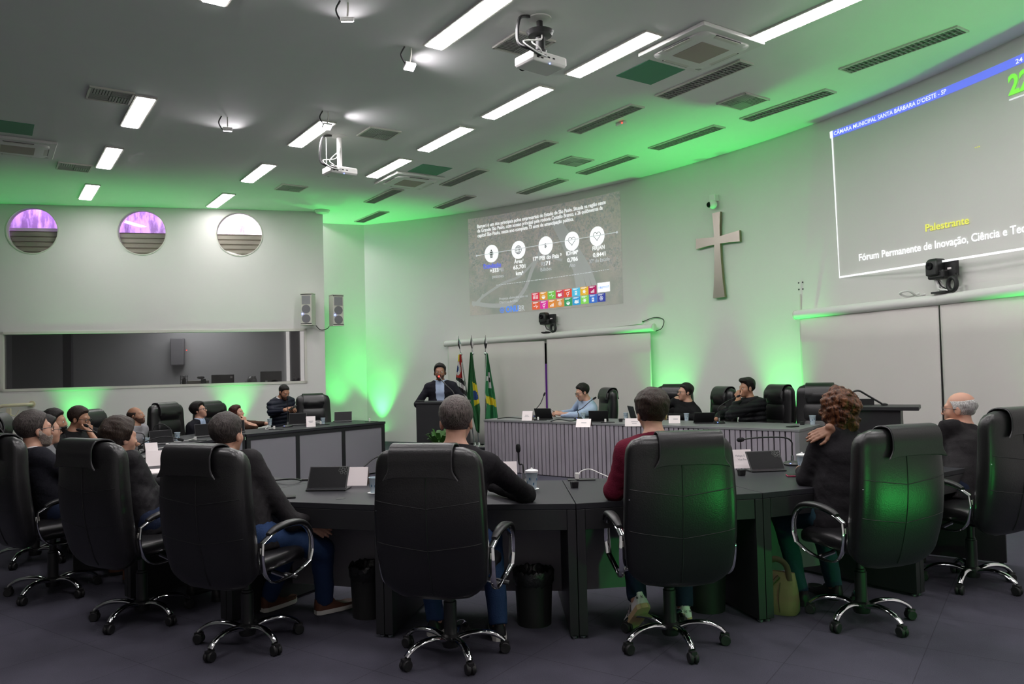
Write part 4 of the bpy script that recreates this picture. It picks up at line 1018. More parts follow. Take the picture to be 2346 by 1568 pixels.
# ================================================================== desks
DZ = 0.785
def V2(p): return Vector((p[0], p[1]))
def lerp(a, b, t): return V2(a) * (1 - t) + V2(b) * t
def slab(mb, a, b, c, d, z0, z1, mi=0): return mb.prism([tuple(a), tuple(b), tuple(c), tuple(d)], z0, z1, mi)
def desk(oa, ob, ib, ia, label, panel='inner', feet=True):
    oa, ob, ib, ia = map(V2, (oa, ob, ib, ia)); g = .002
    oa, ob = lerp(oa, ob, g), lerp(ob, oa, g); ia, ib = lerp(ia, ib, g), lerp(ib, ia, g)
    c = (oa + ob + ia + ib) / 4
    t = thing('desk', label, 'desk', (c.x, c.y, 0), 0, 'desks of the horseshoe')
    L = lambda p: V2(p) - c
    slab(MB(), L(oa), L(ob), L(ib), L(ia), DZ - .035, DZ).build('top', M['desk_top'], t, smooth=False, bevel=.003)
    def wallp(p, q_, th, z0, z1, name, m):        # an upright board from p to q, thickness to the inside
        p, q_ = L(p), L(q_); d = (q_ - p).normalized(); nrm = Vector((-d.y, d.x))
        if nrm.dot(-(p + q_) / 2) < 0: nrm = -nrm
        return slab(MB(), p, q_, q_ + nrm * th, p + nrm * th, z0, z1).build(name, m, t, smooth=False, bevel=.002)
    wallp(oa, ia, .05, .02, DZ - .036, 'side_panel', M['desk_black']); wallp(ob, ib, .05, .02, DZ - .036, 'side_panel', M['desk_black'])
    wallp(lerp(oa, ob, .045), lerp(ob, oa, .045), .03, DZ - .155, DZ - .036, 'apron', M['desk_black'])
    if panel == 'inner':
        a, b_ = lerp(oa, ia, .62), lerp(ob, ib, .62)
        wallp(lerp(a, b_, .045), lerp(b_, a, .045), .025, .12, DZ - .036, 'modesty_panel', M['desk_grey'])
    else:
        wallp(lerp(ia, ib, .06), lerp(ib, ia, .06), .03, .03, DZ - .06, 'front_panel', M['desk_grey'])
        wallp(ia, lerp(ia, ib, .06), .05, .0, DZ - .036, 'stile', M['desk_black']); wallp(ib, lerp(ib, ia, .06), .05, .0, DZ - .036, 'stile', M['desk_black'])
    if feet:
        for p in (lerp(lerp(oa, ob, .02), ia, .03), lerp(lerp(ob, oa, .02), ib, .03)):
            p = L(p); MB().lathe([(.018, 0), (.018, .012), (.010, .02)], (p.x, p.y, 0), 12).build('foot', M['steel'], t)
    return t
OUT = [(-3.62, 6.38), (-2.78, 5.58), (-1.87, 5.02), (-.80, 4.67), (.35, 4.57), (1.51, 4.78), (2.68, 5.22), (3.72, 5.95)]
INN = [(-2.92, 6.80), (-2.22, 6.20), (-1.45, 5.80), (-.62, 5.58), (.33, 5.50), (1.25, 5.65), (2.12, 5.98), (3.0, 6.5)]
DL_ = ['curved desk in front of the man with glasses at the far left', 'curved desk in front of the man with curly dark hair', 'curved desk with the black tablet and white card, left of the centre chair', 'curved desk in front of the grey-haired man in the centre chair',
       'curved desk in front of the man in the maroon sweater', 'curved desk over the olive bag, before the curly-haired woman', 'curved desk in front of the old man, right side']
for i in range(7): desk(OUT[i], OUT[i + 1], INN[i + 1], INN[i], DL_[i])
OUT2 = [(-3.62, 6.38), (-4.28, 7.35), (-4.55, 8.35), (-4.58, 9.35), (-4.32, 10.55)]
INN2 = [(-2.92, 6.80), (-3.48, 7.65), (-3.72, 8.45), (-3.76, 9.20), (-3.53, 10.22)]
DL2 = ['left desk nearest the grey-bearded man, curving away', 'left desk before the bearded man', 'left desk before the man in the black shirt', 'left desk before the balding man, with a tablet']
for i in range(4): desk(OUT2[i], OUT2[i + 1], INN2[i + 1], INN2[i], DL2[i], panel='front', feet=False)
# far left desk: one long top on three grey front panels
U = Vector((.64, .768)); Nn = Vector((-.768, .64)); P0 = Vector((-3.52, 10.25)); LD = 2.37
c = P0 + U * LD / 2 + Nn * .375
t = thing('desk', 'long far left desk with three grey front panels, man standing behind it', 'desk', (c.x, c.y, 0), 0, 'desks of the horseshoe')
LL = lambda u, n_: (P0 + U * u + Nn * n_ - c)
slab(MB(), LL(-.01, -.01), LL(LD + .01, -.01), LL(LD + .01, .75), LL(-.01, .75), DZ - .035, DZ).build('top', M['desk_top'], t, smooth=False, bevel=.003)
slab(MB(), LL(0, 0), LL(LD, 0), LL(LD, .03), LL(0, .03), DZ - .085, DZ - .036).build('apron', M['desk_black'], t, smooth=False)
for k in range(4):
    u0 = [0, .79 - .03, 1.58 - .03, LD - .06][k]; slab(MB(), LL(u0, 0), LL(u0 + .06, 0), LL(u0 + .06, .7), LL(u0, .7), 0, DZ - .086).build('stile', M['desk_black'], t, smooth=False)
for k in range(3):
    a = [.06, .82, 1.61][k]; b_ = [.76, 1.55, LD - .06][k]
    slab(MB(), LL(a, .01), LL(b_, .01), LL(b_, .03), LL(a, .03), .02, DZ - .086).build('front_panel', M['desk_grey'], t, smooth=False)

# president's table
PA, PB = Vector((-.45, 11.97)), Vector((3.29, 9.0)); pd = (PB - PA).normalized(); pn = Vector((-pd.y, pd.x)); PL = (PB - PA).length
if pn.y < 0: pn = -pn
PZ_ = .785
t = thing('president_table', 'long straight table with a vertically ribbed mauve grey front', 'table', ((PA + PB) / 2).to_3d())
c = (PA + PB) / 2; LP = lambda u, n_: PA + pd * u + pn * n_ - c
slab(MB(), LP(-.01, -.015), LP(PL + .01, -.015), LP(PL + .01, .80), LP(-.01, .80), PZ_ - .03, PZ_).build('top', M['table_top'], t, smooth=False, bevel=.003)
g = MB(); nS = int(PL / .068)
slab(g, LP(0, .012), LP(PL - .05, .012), LP(PL - .05, .03), LP(0, .03), .0, PZ_ - .031, 1)
for i in range(nS):
    u = (i + .0) * .068; w_ = .050 if i % 2 else .056
    slab(g, LP(u, -.008), LP(u + w_, -.008), LP(u + w_, .012), LP(u, .012), .012, PZ_ - .032, 0)
g.build('ribbed_front', [M['slat'], M['slat_gap']], t, smooth=False)
slab(MB(), LP(PL - .05, -.01), LP(PL, -.01), LP(PL, .78), LP(PL - .05, .78), 0, PZ_ - .031).build('side_panel', M['table_top'], t, smooth=False)
slab(MB(), LP(0, .031), LP(.05, .031), LP(.05, .78), LP(0, .78), 0, PZ_ - .031).build('side_panel', M['slat'], t, smooth=False)

# ================================================================== executive chairs
def superring(c, wx, wn, nx_, nn_, e=4.0, n=28):
    r = []
    for j in range(n):
        a = 2 * PI * j / n; ca, sa = math.cos(a), math.sin(a)
        r.append(Vector(c) + Vector(nx_) * (wx * math.copysign(abs(ca) ** (2 / e), ca)) + Vector(nn_) * (wn * math.copysign(abs(sa) ** (2 / e), sa)))
    return r
def back_spine(s):                                    # s 0..1 up the backrest; returns centre and normal (towards the back)
    z = .39 + .80 * s; y = -.235 - .13 * s - .03 * math.sin(PI * min(1, s * 1.15)) + .02 * s * s
    dy = (-.13 - .03 * PI * 1.15 * math.cos(PI * min(1, s * 1.15)) + .04 * s) / .80
    tn = Vector((0, dy, 1)).normalized()
    return Vector((0, y, z)), Vector((0, -tn.z, tn.y))
def back_width(s): return float(np.interp(s, [0, .12, .35, .6, .85, 1], [.255, .282, .298, .296, .285, .272]))
def make_chair():
    t = thing('office_chair', 'x', 'chair', (0, 0, 0), 0, 'black executive chairs')
    # base
    g = MB(); hub = MB()
    hub.lathe([(.045, .055), (.05, .07), (.05, .115), (.036, .125), (.036, .30), (.030, .305), (.030, .315), (.024, .32), (.024, .43), (.0, .43)], n=20).build('gas_column', M['black'], t)
    base = bpy.data.objects.new('base', None)
    for k in range(5):
        a = 2 * PI * k / 5; d = Vector((math.cos(a), math.sin(a), 0))
        pts = [d * r + Vector((0, 0, z)) for r, z in ((.04, .098), (.10, .118), (.17, .122), (.23, .112), (.275, .090), (.298, .070))]
        MB().tube(catmull(pts, 3), [.021 - .006 * i / 15 for i in range(16)], 10, flat=((0, 0, 1), 1.15, .8)).build('spoke', M['chrome'], t)
        cb = MB(); sd = Vector((-d.y, d.x, 0)); cc = d * .30 + Vector((0, 0, .030))
        rot = Matrix.Rotation(a, 4, 'Z') @ Matrix.Rotation(R_(90), 4, 'X')
        for s in (-1, 1):
            cb.lathe([(.0, -.011), (.026, -.011), (.030, -.006), (.030, .006), (.026, .011), (.0, .011)], cc + sd * s * .014, 16, M=rot)
        cb.box(cc + Vector((0, 0, .020)), (.045, .03, .03), a)
        cb.build('caster', M['rubber'], t)
    MB().box((0, .0, .435), (.24, .26, .035)).box((0, -.14, .43), (.08, .18, .03)).build('mechanism', M['black'], t, smooth=False, bevel=.006)
    MB().tube([(.08, .02, .43), (.26, .03, .415)], .009).tube([(.25, .03, .416), (.33, .035, .40)], .014).build('lever', M['black'], t)
    # seat
    rings = []
    for i in range(13):
        u = i / 12; y = -.27 + .53 * u; e_ = min(1, min(u, 1 - u) / .12); k = math.sqrt(max(0, 1 - (1 - e_) ** 2))
        rings.append(superring((0, y, .505 - .02 * (u > .85) * (u - .85) / .15), .255 * (.82 + .18 * k), .060 * (.35 + .65 * k), (1, 0, 0), (0, 0, 1), 3.2))
    MB().loft(rings).build('seat', M['leather'], t)
    # backrest
    rings = []
    N = 34
    for i in range(N + 1):
        s = i / N; c, nr = back_spine(s)
        eb, et = min(1, s / .17), min(1, (1 - s) / .11)
        kb, kt = math.sqrt(max(0, 1 - (1 - eb) ** 2)), math.sqrt(max(0, 1 - (1 - et) ** 2))
        w_ = back_width(s) - .15 * (1 - kb) - .085 * (1 - kt)
        th = .068 * (.30 + .70 * min(kb, kt)) * (1 + .18 * math.sin(PI * s))
        rings.append(superring(c, w_, th, (1, 0, 0), nr, 3.6, 36))
    bk = MB().loft(rings).build('backrest', M['leather'], t)
    sm = MB(); pts = []
    for i in range(2, 29):
        s = i / N; c, nr = back_spine(s); th = .068 * (.30 + .70 * min(1, math.sqrt(max(0, 1 - (1 - min(1, s / .17)) ** 2)))) * (1 + .18 * math.sin(PI * s)); pts.append(c + nr * (th + .0005))
    sm.tube(pts, .0035, 6)
    for s0 in (.36, .62):
        pts = []
        for j in range(-10, 11):
            u = j / 10; s = s0 + .045 * abs(u); c, nr = back_spine(s); th = .068 * (1 + .18 * math.sin(PI * s))
            x = u * back_width(s) * .93
            pts.append(c + Vector((x, 0, 0)) + nr * (th * (1 - abs(u * .93) ** 3.6) ** (1 / 3.6) + .0003))
        sm.tube(pts, .0025, 6)
    sm.build('seam', M['leather_seam'], bk)
    kn, nrk = back_spine(.60); MB().ball(kn + Vector((-.272, 0, 0)) + nrk * .045, .009).build('zip_pull', M['chrome'], bk)
    # front cushions
    fc = MB()
    for s0, s1, ww, th in ((.18, .44, .20, .035), (.45, .70, .20, .032), (.72, .93, .17, .05)):
        rr = []
        for i in range(9):
            u = i / 8; s = s0 + (s1 - s0) * u; c, nr = back_spine(s); k = math.sin(PI * (.08 + .84 * u)) ** .5
            rr.append(superring(c - nr * .066, ww * (.85 + .15 * k), th * k, (1, 0, 0), nr, 3.0, 24))
        fc.loft(rr)
    fc.build('back_cushion', M['leather'], t)
    # headrest flap over the top edge
    prof_ = []
    c1_, n1_ = back_spine(.82); c2_, n2_ = back_spine(.95); c3_, n3_ = back_spine(1.0)
    prof_ = [c1_ + n1_ * .098, back_spine(.88)[0] + n1_ * .096, c2_ + n2_ * .087, c3_ + n3_ * .056 + Vector((0, 0, .006)), c3_ + Vector((0, 0, .017)), c3_ - n3_ * .056 + Vector((0, 0, .004)), c2_ - n2_ * .09, back_spine(.86)[0] - n2_ * .105, back_spine(.80)[0] - n2_ * .10]
    path = catmull(prof_, 4); m_ = len(path); rows_o, rows_i = [], []
    for i, p in enumerate(path):
        a = path[max(0, i - 1)]; b_ = path[min(m_ - 1, i + 1)]; tn = (b_ - a).normalized(); nr = Vector((0, tn.z, -tn.y))
        if i > m_ * .5 and False: nr = -nr
        v = i / (m_ - 1); hw = .165 + .030 * max(0, 1 - v / .14) ** 2 + .012 * max(0, (v - .85) / .15)
        ro = []; ri = []
        for j in range(17):
            u = -1 + j / 8; puff = .032 * (1 - abs(u) ** 6) * (.55 + .45 * math.sin(PI * min(1, v * 1.25 + .12)))
            sag = -.014 * (abs(u) ** 4) * max(0, 1 - v / .2)
            ro.append(p + Vector((u * hw, 0, sag)) + nr * -puff * -1 * (1 if True else 1)); ri.append(p + Vector((u * hw, 0, sag)) - nr * .006)
        rows_o.append(ro); rows_i.append(ri[::-1])
    # decide outward side: away from the spine centre
    test = rows_o[2][8] - back_spine(.85)[0]; t2 = rows_i[2][8] - back_spine(.85)[0]
    fl_ = MB().loft([ro + ri for ro, ri in zip(rows_o, rows_i)])
    pil = fl_.build('headrest_pillow', M['leather'], t)
    pip = [rows_o[i][0] for i in range(m_)][::-1] + []
    edge = [ro[0] for ro in rows_o][::-1]; e2 = [ro[-1] for ro in rows_o]
    loop_ = [ro[0] for ro in rows_o][::-1][:0]
    lo = [ro[0] for ro in reversed(rows_o)] + rows_o[0][1:] + [ro[-1] for ro in rows_o[1:]]
    MB().tube(lo, .005, 6).build('piping', M['leather_edge'], pil)
    # arms
    for s in (-1, 1):
        x = s * .305
        P = [(x * .97, -.235, .655), (x * 1.02, -.15, .70), (x * 1.06, -.03, .715), (x * 1.07, .09, .695), (x * 1.06, .17, .63), (x * 1.05, .19, .54), (x * 1.04, .17, .47)]
        Q = [(x * .97, -.235, .655), (x * .99, -.245, .57), (x * .98, -.21, .47), (x * .96, -.13, .415), (x * .95, .0, .41), (x * .98, .10, .43), (x * 1.04, .17, .47)]
        am = MB().tube(catmull(P, 4), .015, 10, flat=((s, 0, 0), .55, 1.25)).tube(catmull(Q, 4), .013, 10, flat=((s, 0, 0), .55, 1.25))
        am.tube([(x * .95, .0, .41), (x * .6, 0, .435)], .014).build('armrest', M['chrome'], t)
        a_ = t.children[-1] if False else [o for o in bpy.data.objects if o.parent == t and o.name.startswith('armrest')][-1]
        rr = []
        Pc = catmull(P, 4)
        for i, p in enumerate(Pc[2:19]):
            k = math.sin(PI * (.06 + .88 * i / 16)) ** .4
            rr.append(superring(p + Vector((0, 0, .016)), .030 * k, .016 * k, (1, 0, 0), (0, 0, 1), 2.6, 16))
        MB().loft(rr).build('arm_pad', M['black'], a_)
        MB().box((x * .97, -.24, .615), (.004, .024, .03)).build('sticker', M['offwhite'], a_, smooth=False)
    return t
CHAIR = make_chair(); _first = [True]
def chair(x, y, face, phase, label, zs=1.0, pillow=0.0, tilt=0.0):
    global CHAIR
    rz = R_(face - 90)
    if _first[0]:
        c = CHAIR; _first[0] = False; c.location = (x, y, 0); c.rotation_euler = (0, 0, rz); c['label'] = label
        CHAIR = c
    else:
        c = copy_tree(CHAIR); c.location = (x, y, 0); c.rotation_euler = (0, 0, rz); c['label'] = label
    c.scale = (1, 1, zs)
    for ch in [o for o in bpy.data.objects if o.parent == c]:
        nm = ch.name.split('.')[0]
        if nm in ('spoke', 'caster', 'gas_column'): ch.rotation_euler = (0, 0, R_(phase) - rz)
        if nm == 'headrest_pillow': ch.location = (pillow, 0, 0); ch.rotation_euler = (0, tilt, 0) if not tilt else (0, 0, 0)
    return c
# row of chairs nearest the camera
chair(-.38, 4.36, 79, 6, 'black leather chair of the grey-haired man, centre front row', 1.0, -.02)
chair(-3.44, 5.80, 56, -98, 'black leather chair of the grey-bearded man in glasses, far left', 1.0, -.06)
chair(-2.47, 5.15, 63, -103, 'black leather chair of the curly dark-haired man, left', 1.0, -.05)
chair(-1.60, 4.63, 70, -113, 'black leather chair of the man in blue jeans and brown shoes', 1.0, -.05)
chair(.86, 4.46, 91, -151, 'black leather chair of the man in maroon with white sneakers', 1.02, .05)
chair(2.08, 4.76, 106, -142, 'black leather chair of the curly-haired woman, lit green', 1.0, .06)
chair(3.16, 5.45, 112, -135, 'black leather chair of the old man, cut by the right edge', 1.03, .03)
chair(-4.20, 6.82, 40, -90, 'black leather chair at the left edge, behind the grey-bearded man')
chair(-4.92, 8.0, 18, -80, 'black leather chair of the dark-bearded man', 1.03)
chair(-5.05, 8.95, 5, -70, 'black leather chair of the man in the black shirt', 1.0)
chair(-5.05, 9.85, -8, -60, 'black leather chair of the balding man in grey', .97)
chair(-4.64, 10.92, -25, -50, 'black leather chair of the man in the dark suit at the left desk', .99)
chair(-4.32, 11.66, -30, -40, 'black leather chair of the red-haired woman', .97)
chair(-3.28, 12.95, -66, -30, 'empty black leather chair at the right end of the left desk', 1.0)
chair(1.20, 12.40, 196, -20, 'black leather chair of the man in the light blue shirt', 1.0)
chair(2.33, 11.64, 245, -10, 'black leather chair behind the man in black with glasses', 1.04)
chair(2.64, 10.88, 196, 0, 'empty black chair between the two men in black at the table', 1.02)
chair(3.28, 10.42, 200, 10, 'black leather chair of the man in the black puffer jacket', 1.04)
chair(3.80, 9.72, 244, 20, 'empty black chair at the right end of the ribbed table', 1.06)

# ================================================================== things on the desks
def card(px, py, rz, w_, h_, label, text=None, z=DZ, lean=.35):
    p = atz(px, py, z + h_ / 2); p = Vector((p.x, p.y, z))
    t = thing('name_card', label, 'name card', p, R_(rz), 'white tent name cards')
    hy = h_ * lean
    MB().add([(-w_ / 2, -hy, 0), (w_ / 2, -hy, 0), (w_ / 2, 0, h_), (-w_ / 2, 0, h_), (-w_ / 2, -hy + .003, 0), (w_ / 2, -hy + .003, 0), (w_ / 2, .002, h_), (-w_ / 2, .002, h_)], [(0, 1, 2, 3), (7, 6, 5, 4), (0, 3, 7, 4), (1, 5, 6, 2), (3, 2, 6, 7), (0, 4, 5, 1)]).build('front_leaf', M['paper'], t, smooth=False)
    MB().add([(-w_ / 2, hy, 0), (w_ / 2, hy, 0), (w_ / 2, 0.001, h_), (-w_ / 2, 0.001, h_), (-w_ / 2, hy - .003, 0), (w_ / 2, hy - .003, 0), (w_ / 2, .003, h_ - .004), (-w_ / 2, .003, h_ - .004)], [(3, 2, 1, 0), (4, 5, 6, 7), (0, 4, 7, 3), (1, 2, 6, 5), (0, 1, 5, 4)]).build('back_leaf', M['card_grey'], t, smooth=False)
    for s, u0, u1, v0, hh in (text or []):
        if s == '-':
            vs = [(u0, v0), (u1, v0), (u1, v0 + hh), (u0, v0 + hh)]; fs = [(0, 1, 2, 3)]
        else:
            v_, fs, _ = text_mesh(s); vs = [(u0 + (u1 - u0) * u, v0 + y * hh / _capH) for u, y in v_]
        MB().add([((u - .5) * w_, -hy + hy * v - .0012, v * h_) for u, v in vs], fs).build('lettering', M['p_grey'], t, smooth=False)
    return t
def cup(px, py, label, z=DZ, coaster=False, lid=False, s=1.0):
    p = atz(px, py, z)
    t = thing('plastic_cup', label, 'cup', p, 0, 'disposable water cups')
    z0 = .004 if coaster else 0
    MB().lathe([(.026 * s, z0), (.0275 * s, z0 + .02), (.034 * s, z0 + .092 * s), (.037 * s, z0 + .095 * s), (.037 * s, z0 + .10 * s), (.033 * s, z0 + .10 * s), (.025 * s, z0 + .006), (.0, z0 + .005)], n=24).build('cup_body', M['cup'], t)
    MB().lathe([(.0285 * s, z0 + .025 * s), (.0327 * s, z0 + .072 * s)], n=24).build('printed_band', M['blue_print'], t) if False else None
    g = MB(); random.seed(int(px))
    for k in range(9):
        a = 2 * PI * k / 9; zz = z0 + (.03 + .035 * random.random()) * s; r = .0300 * s + (zz - z0 - .03 * s) * .08
        for j in range(2):
            b_ = a + .25; g.add([(r * 1.02 * math.cos(a), r * 1.02 * math.sin(a), zz - .008), (r * 1.02 * math.cos(b_), r * 1.02 * math.sin(b_), zz - .006), (r * 1.05 * math.cos(b_), r * 1.05 * math.sin(b_), zz + .009), (r * 1.05 * math.cos(a), r * 1.05 * math.sin(a), zz + .007)], [(0, 1, 2, 3)])
    g.build('printed_marks', M['blue_print'], t, smooth=False)
    if lid: MB().lathe([(.0385 * s, z0 + .096 * s), (.0385 * s, z0 + .106 * s), (.02, z0 + .112 * s), (.0, z0 + .112 * s)]).ball((0, 0, z0 + .115 * s), .008).build('lid', M['cup_white'], t)
    if coaster: MB().lathe([(.044, 0), (.046, .003), (.0, .0035)]).build('coaster', M['cup_white'], t)
    return t
def tablet(px, py, rz, w_, h_, tilt, label, z=DZ, base=True, rings=False, front=True):
    p = atz(px, py, z)
    t = thing('tablet', label, 'tablet', p, R_(rz), 'tablets on stands')
    Mx = Matrix.Rotation(R_(tilt), 4, 'X')           # leans back by tilt from upright
    MB().box(Mx @ Vector((0, 0, h_ / 2)) + Vector((0, 0, .012)), (w_, .010, h_), 0, M=Mx).build('case', M['black'], t, smooth=False, bevel=.003)
    MB().box(Mx @ Vector((0, -.006, h_ / 2)) + Vector((0, 0, .012)), (w_ * .94, .002, h_ * .90), 0, M=Mx).build('screen', M['screen'], t, smooth=False)
    if base:
        MB().box((0, .06 * (1 if tilt < 0 else -1) * -1 * 0 + .05, .006), (w_ * 1.0, .15, .012)).build('keyboard_base', M['black'], t, smooth=False, bevel=.003)
        MB().box((0, -.003, .010), (w_ * .98, .018, .020)).build('hinge_bar', M['steel'], t, smooth=False)
    if rings:
        g = MB(); random.seed(2)
        for (u, v) in ((.80, .90), (.86, .84), (.78, .80), (.88, .74), (.94, .80), (.83, .70), (.93, .68), (.90, .92)):
            c = Vector(((u - .5) * w_, -.0075, v * h_)); r = .011
            for j in range(6):
                a, b_ = 2 * PI * j / 6, 2 * PI * (j + 1) / 6
                q_ = [Vector((c.x + rr * math.cos(x), c.y, c.z + rr * math.sin(x))) for rr, x in ((r, a), (r, b_), (r * .82, b_), (r * .82, a))]
                g.add([Mx @ v_ + Vector((0, 0, .012)) for v_ in q_], [(0, 1, 2, 3)])
        g.build('hexagon_print', M['louver_dark'], t, smooth=False)
    return t
def mic(px, py, pts, label, z=DZ, head=.015, red=False, base=True):
    """px, py: foot of the stand; pts: gooseneck points, offsets from the foot"""
    p = atz(px, py, z)
    t = thing('gooseneck_microphone', label, 'microphone', p, 0, 'gooseneck table microphones')
    if base:
        MB().lathe([(.072, 0), (.074, .012), (.055, .026), (.03, .032), (.0, .033)], n=28).build('base', M['black'], t)
        MB().lathe([(.012, .032), (.012, .075), (.0, .078)], n=14).build('connector', M['steel'], t)
        MB().ball((-.030, -.052, .0185), .007, sc=(1.4, .6, .4)).build('touch_light', M['led_blue'], t)
    cp = catmull([(0, 0, .07)] + pts, 6)
    MB().tube(cp, .0058, 8).build('gooseneck', M['black'], t)
    d = (cp[-1] - cp[-2]).normalized(); h = cp[-1]
    k = d.to_track_quat('Z', 'Y').to_matrix().to_4x4()
    MB().lathe([(.006, -.03), (head * .9, -.02), (head, 0), (head * .9, .022), (head * .5, .032), (.0, .034)], h, 14, M=k).build('foam_head', M['foam'], t)
    if red: MB().lathe([(head * .93, -.022), (head * .93, -.016), (.0, -.015)], h, 14, M=k).build('red_ring', M['led_red'], t)
    return t
def off(px, py, depth, foot):                       # offset of a pixel point at a depth from a stand's foot
    return aty(px, py, depth) - foot
def adapter(px, py, label, cable=None, z=DZ, plate=True):
    p = atz(px, py, z)
    t = thing('usb_charger', label, 'charger', p, 0, 'white chargers in desk sockets')
    if plate: MB().box((.03, 0, .004), (.19, .07, .008)).build('socket_plate', M['black'], t, smooth=False)
    MB().box((0, 0, .008 + .022), (.026, .026, .044)).build('plug_body', M['white'], t, smooth=False, bevel=.004)
    if cable: MB().tube(catmull([Vector((.012, 0, .035))] + [Vector(c) for c in cable]), .004, 6).build('cable', M['white_cable'], t)
    return t
def cube(px, py, label, z=DZ):
    p = atz(px, py, z); t = thing('cable_grommet', label, 'desk fitting', p, R_(20), 'small black desk fittings')
    MB().loft([[(x * s, y * s, zz) for x, y in ((-.024, -.02), (.024, -.02), (.024, .02), (-.024, .02))] for s, zz in ((.85, 0), (1.0, .034), (1.0, .042))]).build('housing', M['black'], t, smooth=False, bevel=.003)
    MB().box((0, 0, .043), (.036, .028, .002)).build('socket', M['rubber'], t, smooth=False)
def phone(px, py, rz, label, m='black', z=DZ):
    p = atz(px, py, z); t = thing('mobile_phone', label, 'phone', p, R_(rz))
    MB().box((0, 0, .006), (.075, .15, .008)).build('case', M[m], t, smooth=False, bevel=.003)
    MB().box((0, 0, .0105), (.069, .142, .001)).build('screen', M['screen'], t, smooth=False)

# near desk
tablet(748, 1125, -4, .275, .165, -32, 'black tablet with hexagon print, on the desk left of the centre chair', rings=True)
card(818, 1091, -6, .165, .125, 'blank white card beside the black tablet with hexagon print')
cup(858, 1130, 'printed water cup half hidden by the left side of the centre chair', coaster=True)
phone(650, 1142, -75, 'black phone lying on the desk beside the man in jeans')
f0 = atz(905, 1098, DZ)
mic(905, 1098, [(-.01, 0, .16), off(862, 1048, f0.y - .02, f0), off(820, 1083, f0.y - .12, f0), off(783, 1117, f0.y - .22, f0)], 'microphone bent down to the left beside the centre chair', red=True)
tag(MB().tube(catmull([atz(622, 1102, DZ + .006), atz(650, 1099, DZ + .03), atz(672, 1098, DZ + .035), atz(690, 1101, DZ + .008)]), .006).box(atz(697, 1100, DZ + .006), (.06, .025, .012)).build('desk_cable', M['black'], smooth=False), 'black cable end lying on the desk behind the man in jeans', 'cable')
tag(MB().lathe([(.03, 0), (.03, .0015), (.0, .002)], atz(780, 1143, DZ), 20).build('desk_inlay', M['black']), 'flat round black cap in the desk top by the left tablet', 'desk inlay')
card(1160, 1080, 4, .15, .135, 'blank white card behind the shoulder of the centre man')
f0 = atz(1200, 1109, DZ)
mic(1200, 1109, [(-.005, .01, .13), off(1189, 1062, f0.y + .03, f0), off(1187, 1028, f0.y, f0)], 'upright microphone right of the centre man, by a cup', head=.017)
cup(1219, 1121, 'lidded water cup on a coaster right of the centre man', coaster=True, lid=True, s=1.12)
adapter(1322, 1101, 'white charger left of the man in maroon, with a white cable', cable=[(.03, .01, .06), (.09, .0, .075), (.16, -.05, .05), (.24, -.12, .02)])
cube(1316, 1118, 'small black desk socket left of the man in maroon')
card(1697, 1051, 2, .155, .135, 'white name card with two lines, before the right tablet', text=[('Felipe S', .22, .66, .62, .10), ('Vice-Pre', .30, .72, .42, .10)])
tablet(1760, 1081, 6, .26, .16, -38, 'black tablet with hexagon print between the maroon man and the curly-haired woman', rings=True)
cube(1699, 1090, 'small black desk socket in front of the right tablet')
f0 = atz(1816, 1066, DZ)
mic(1816, 1066, [(.0, 0, .13), off(1813, 1012, f0.y, f0), off(1795, 1003, f0.y - .04, f0), off(1740, 1003, f0.y - .12, f0), off(1697, 1008, f0.y - .18, f0)], 'microphone bent over the right tablet, pointing left', head=.017)
cup(1838, 1076, 'printed water cup beside the elbow of the curly-haired woman', coaster=True, lid=True)
phone(1828, 1092, 80, 'pink cased phone under the elbow of the curly-haired woman', 'red_phone')
card(2082, 1069, -30, .15, .10, 'white card lying on the desk before the old man', lean=.9)
# left side of the horseshoe
p = atz(352, 1083, DZ)
t = thing('papers', 'stack of white papers on the desk before the curly dark-haired man', 'papers', p, R_(25))
MB().box((0, 0, .006), (.21, .30, .012)).build('sheets', M['paper'], t, smooth=False); MB().box((0, -.01, .002), (.24, .33, .004)).build('folder', M['black'], t, smooth=False)
card(356, 1050, 30, .16, .13, 'pinkish white card standing before the curly dark-haired man')
card(346, 1026, 35, .12, .10, 'small white card between two cups on the left desk', lean=.6)
cup(335, 1024, 'water cup on the left desk, nearer of the two by the small card'); cup(406, 1010, 'water cup on the left desk before the balding man'); cup(618, 975, 'water cup at the elbow of the standing man'); cup(740, 973, 'greenish water cup before the empty chair of the left desk')
tablet(372, 1019, 40, .26, .17, -30, 'tablet on the left desk before the balding man'); tablet(540, 992, 25, .24, .17, -28, 'tablet before the red-haired woman'); tablet(470, 1002, 30, .24, .17, -28, 'tablet before the suited man of the left desk')
tablet(682, 975, 12, .26, .18, -22, 'tablet on the desk in front of the standing man'); tablet(786, 967, 10, .27, .17, -34, 'tablet at the right end of the left desk')
card(712, 966, 18, .13, .15, 'white name card before the empty chair of the left desk', text=[('-', .25, .75, .52, .04), ('-', .32, .68, .40, .03)])
adapter(383, 1027, 'white charger on the left desk beside a black tablet', cable=[(.02, -.08, .02), (-.10, -.14, .005), (-.22, -.05, .005)]); adapter(447, 1011, 'white charger on the left desk before the suited man', cable=[(-.05, -.06, .02), (-.18, -.1, .005), (-.33, -.06, .005)])
adapter(628, 985, 'white charger before the standing man', cable=[(-.05, -.03, .02), (-.12, .0, .01), (-.1, .06, .06)]); adapter(735, 974, 'white charger before the empty chair of the left desk', cable=[(-.1, .03, .05), (-.2, .05, .12), (-.24, .06, .1)]); adapter(847, 967, 'white charger at the right end of the left desk', plate=True)
f0 = atz(659, 979, DZ); mic(659, 979, [(0, 0, .15), (.0, 0, .30), (.01, -.02, .42)], 'microphone standing before the standing man')
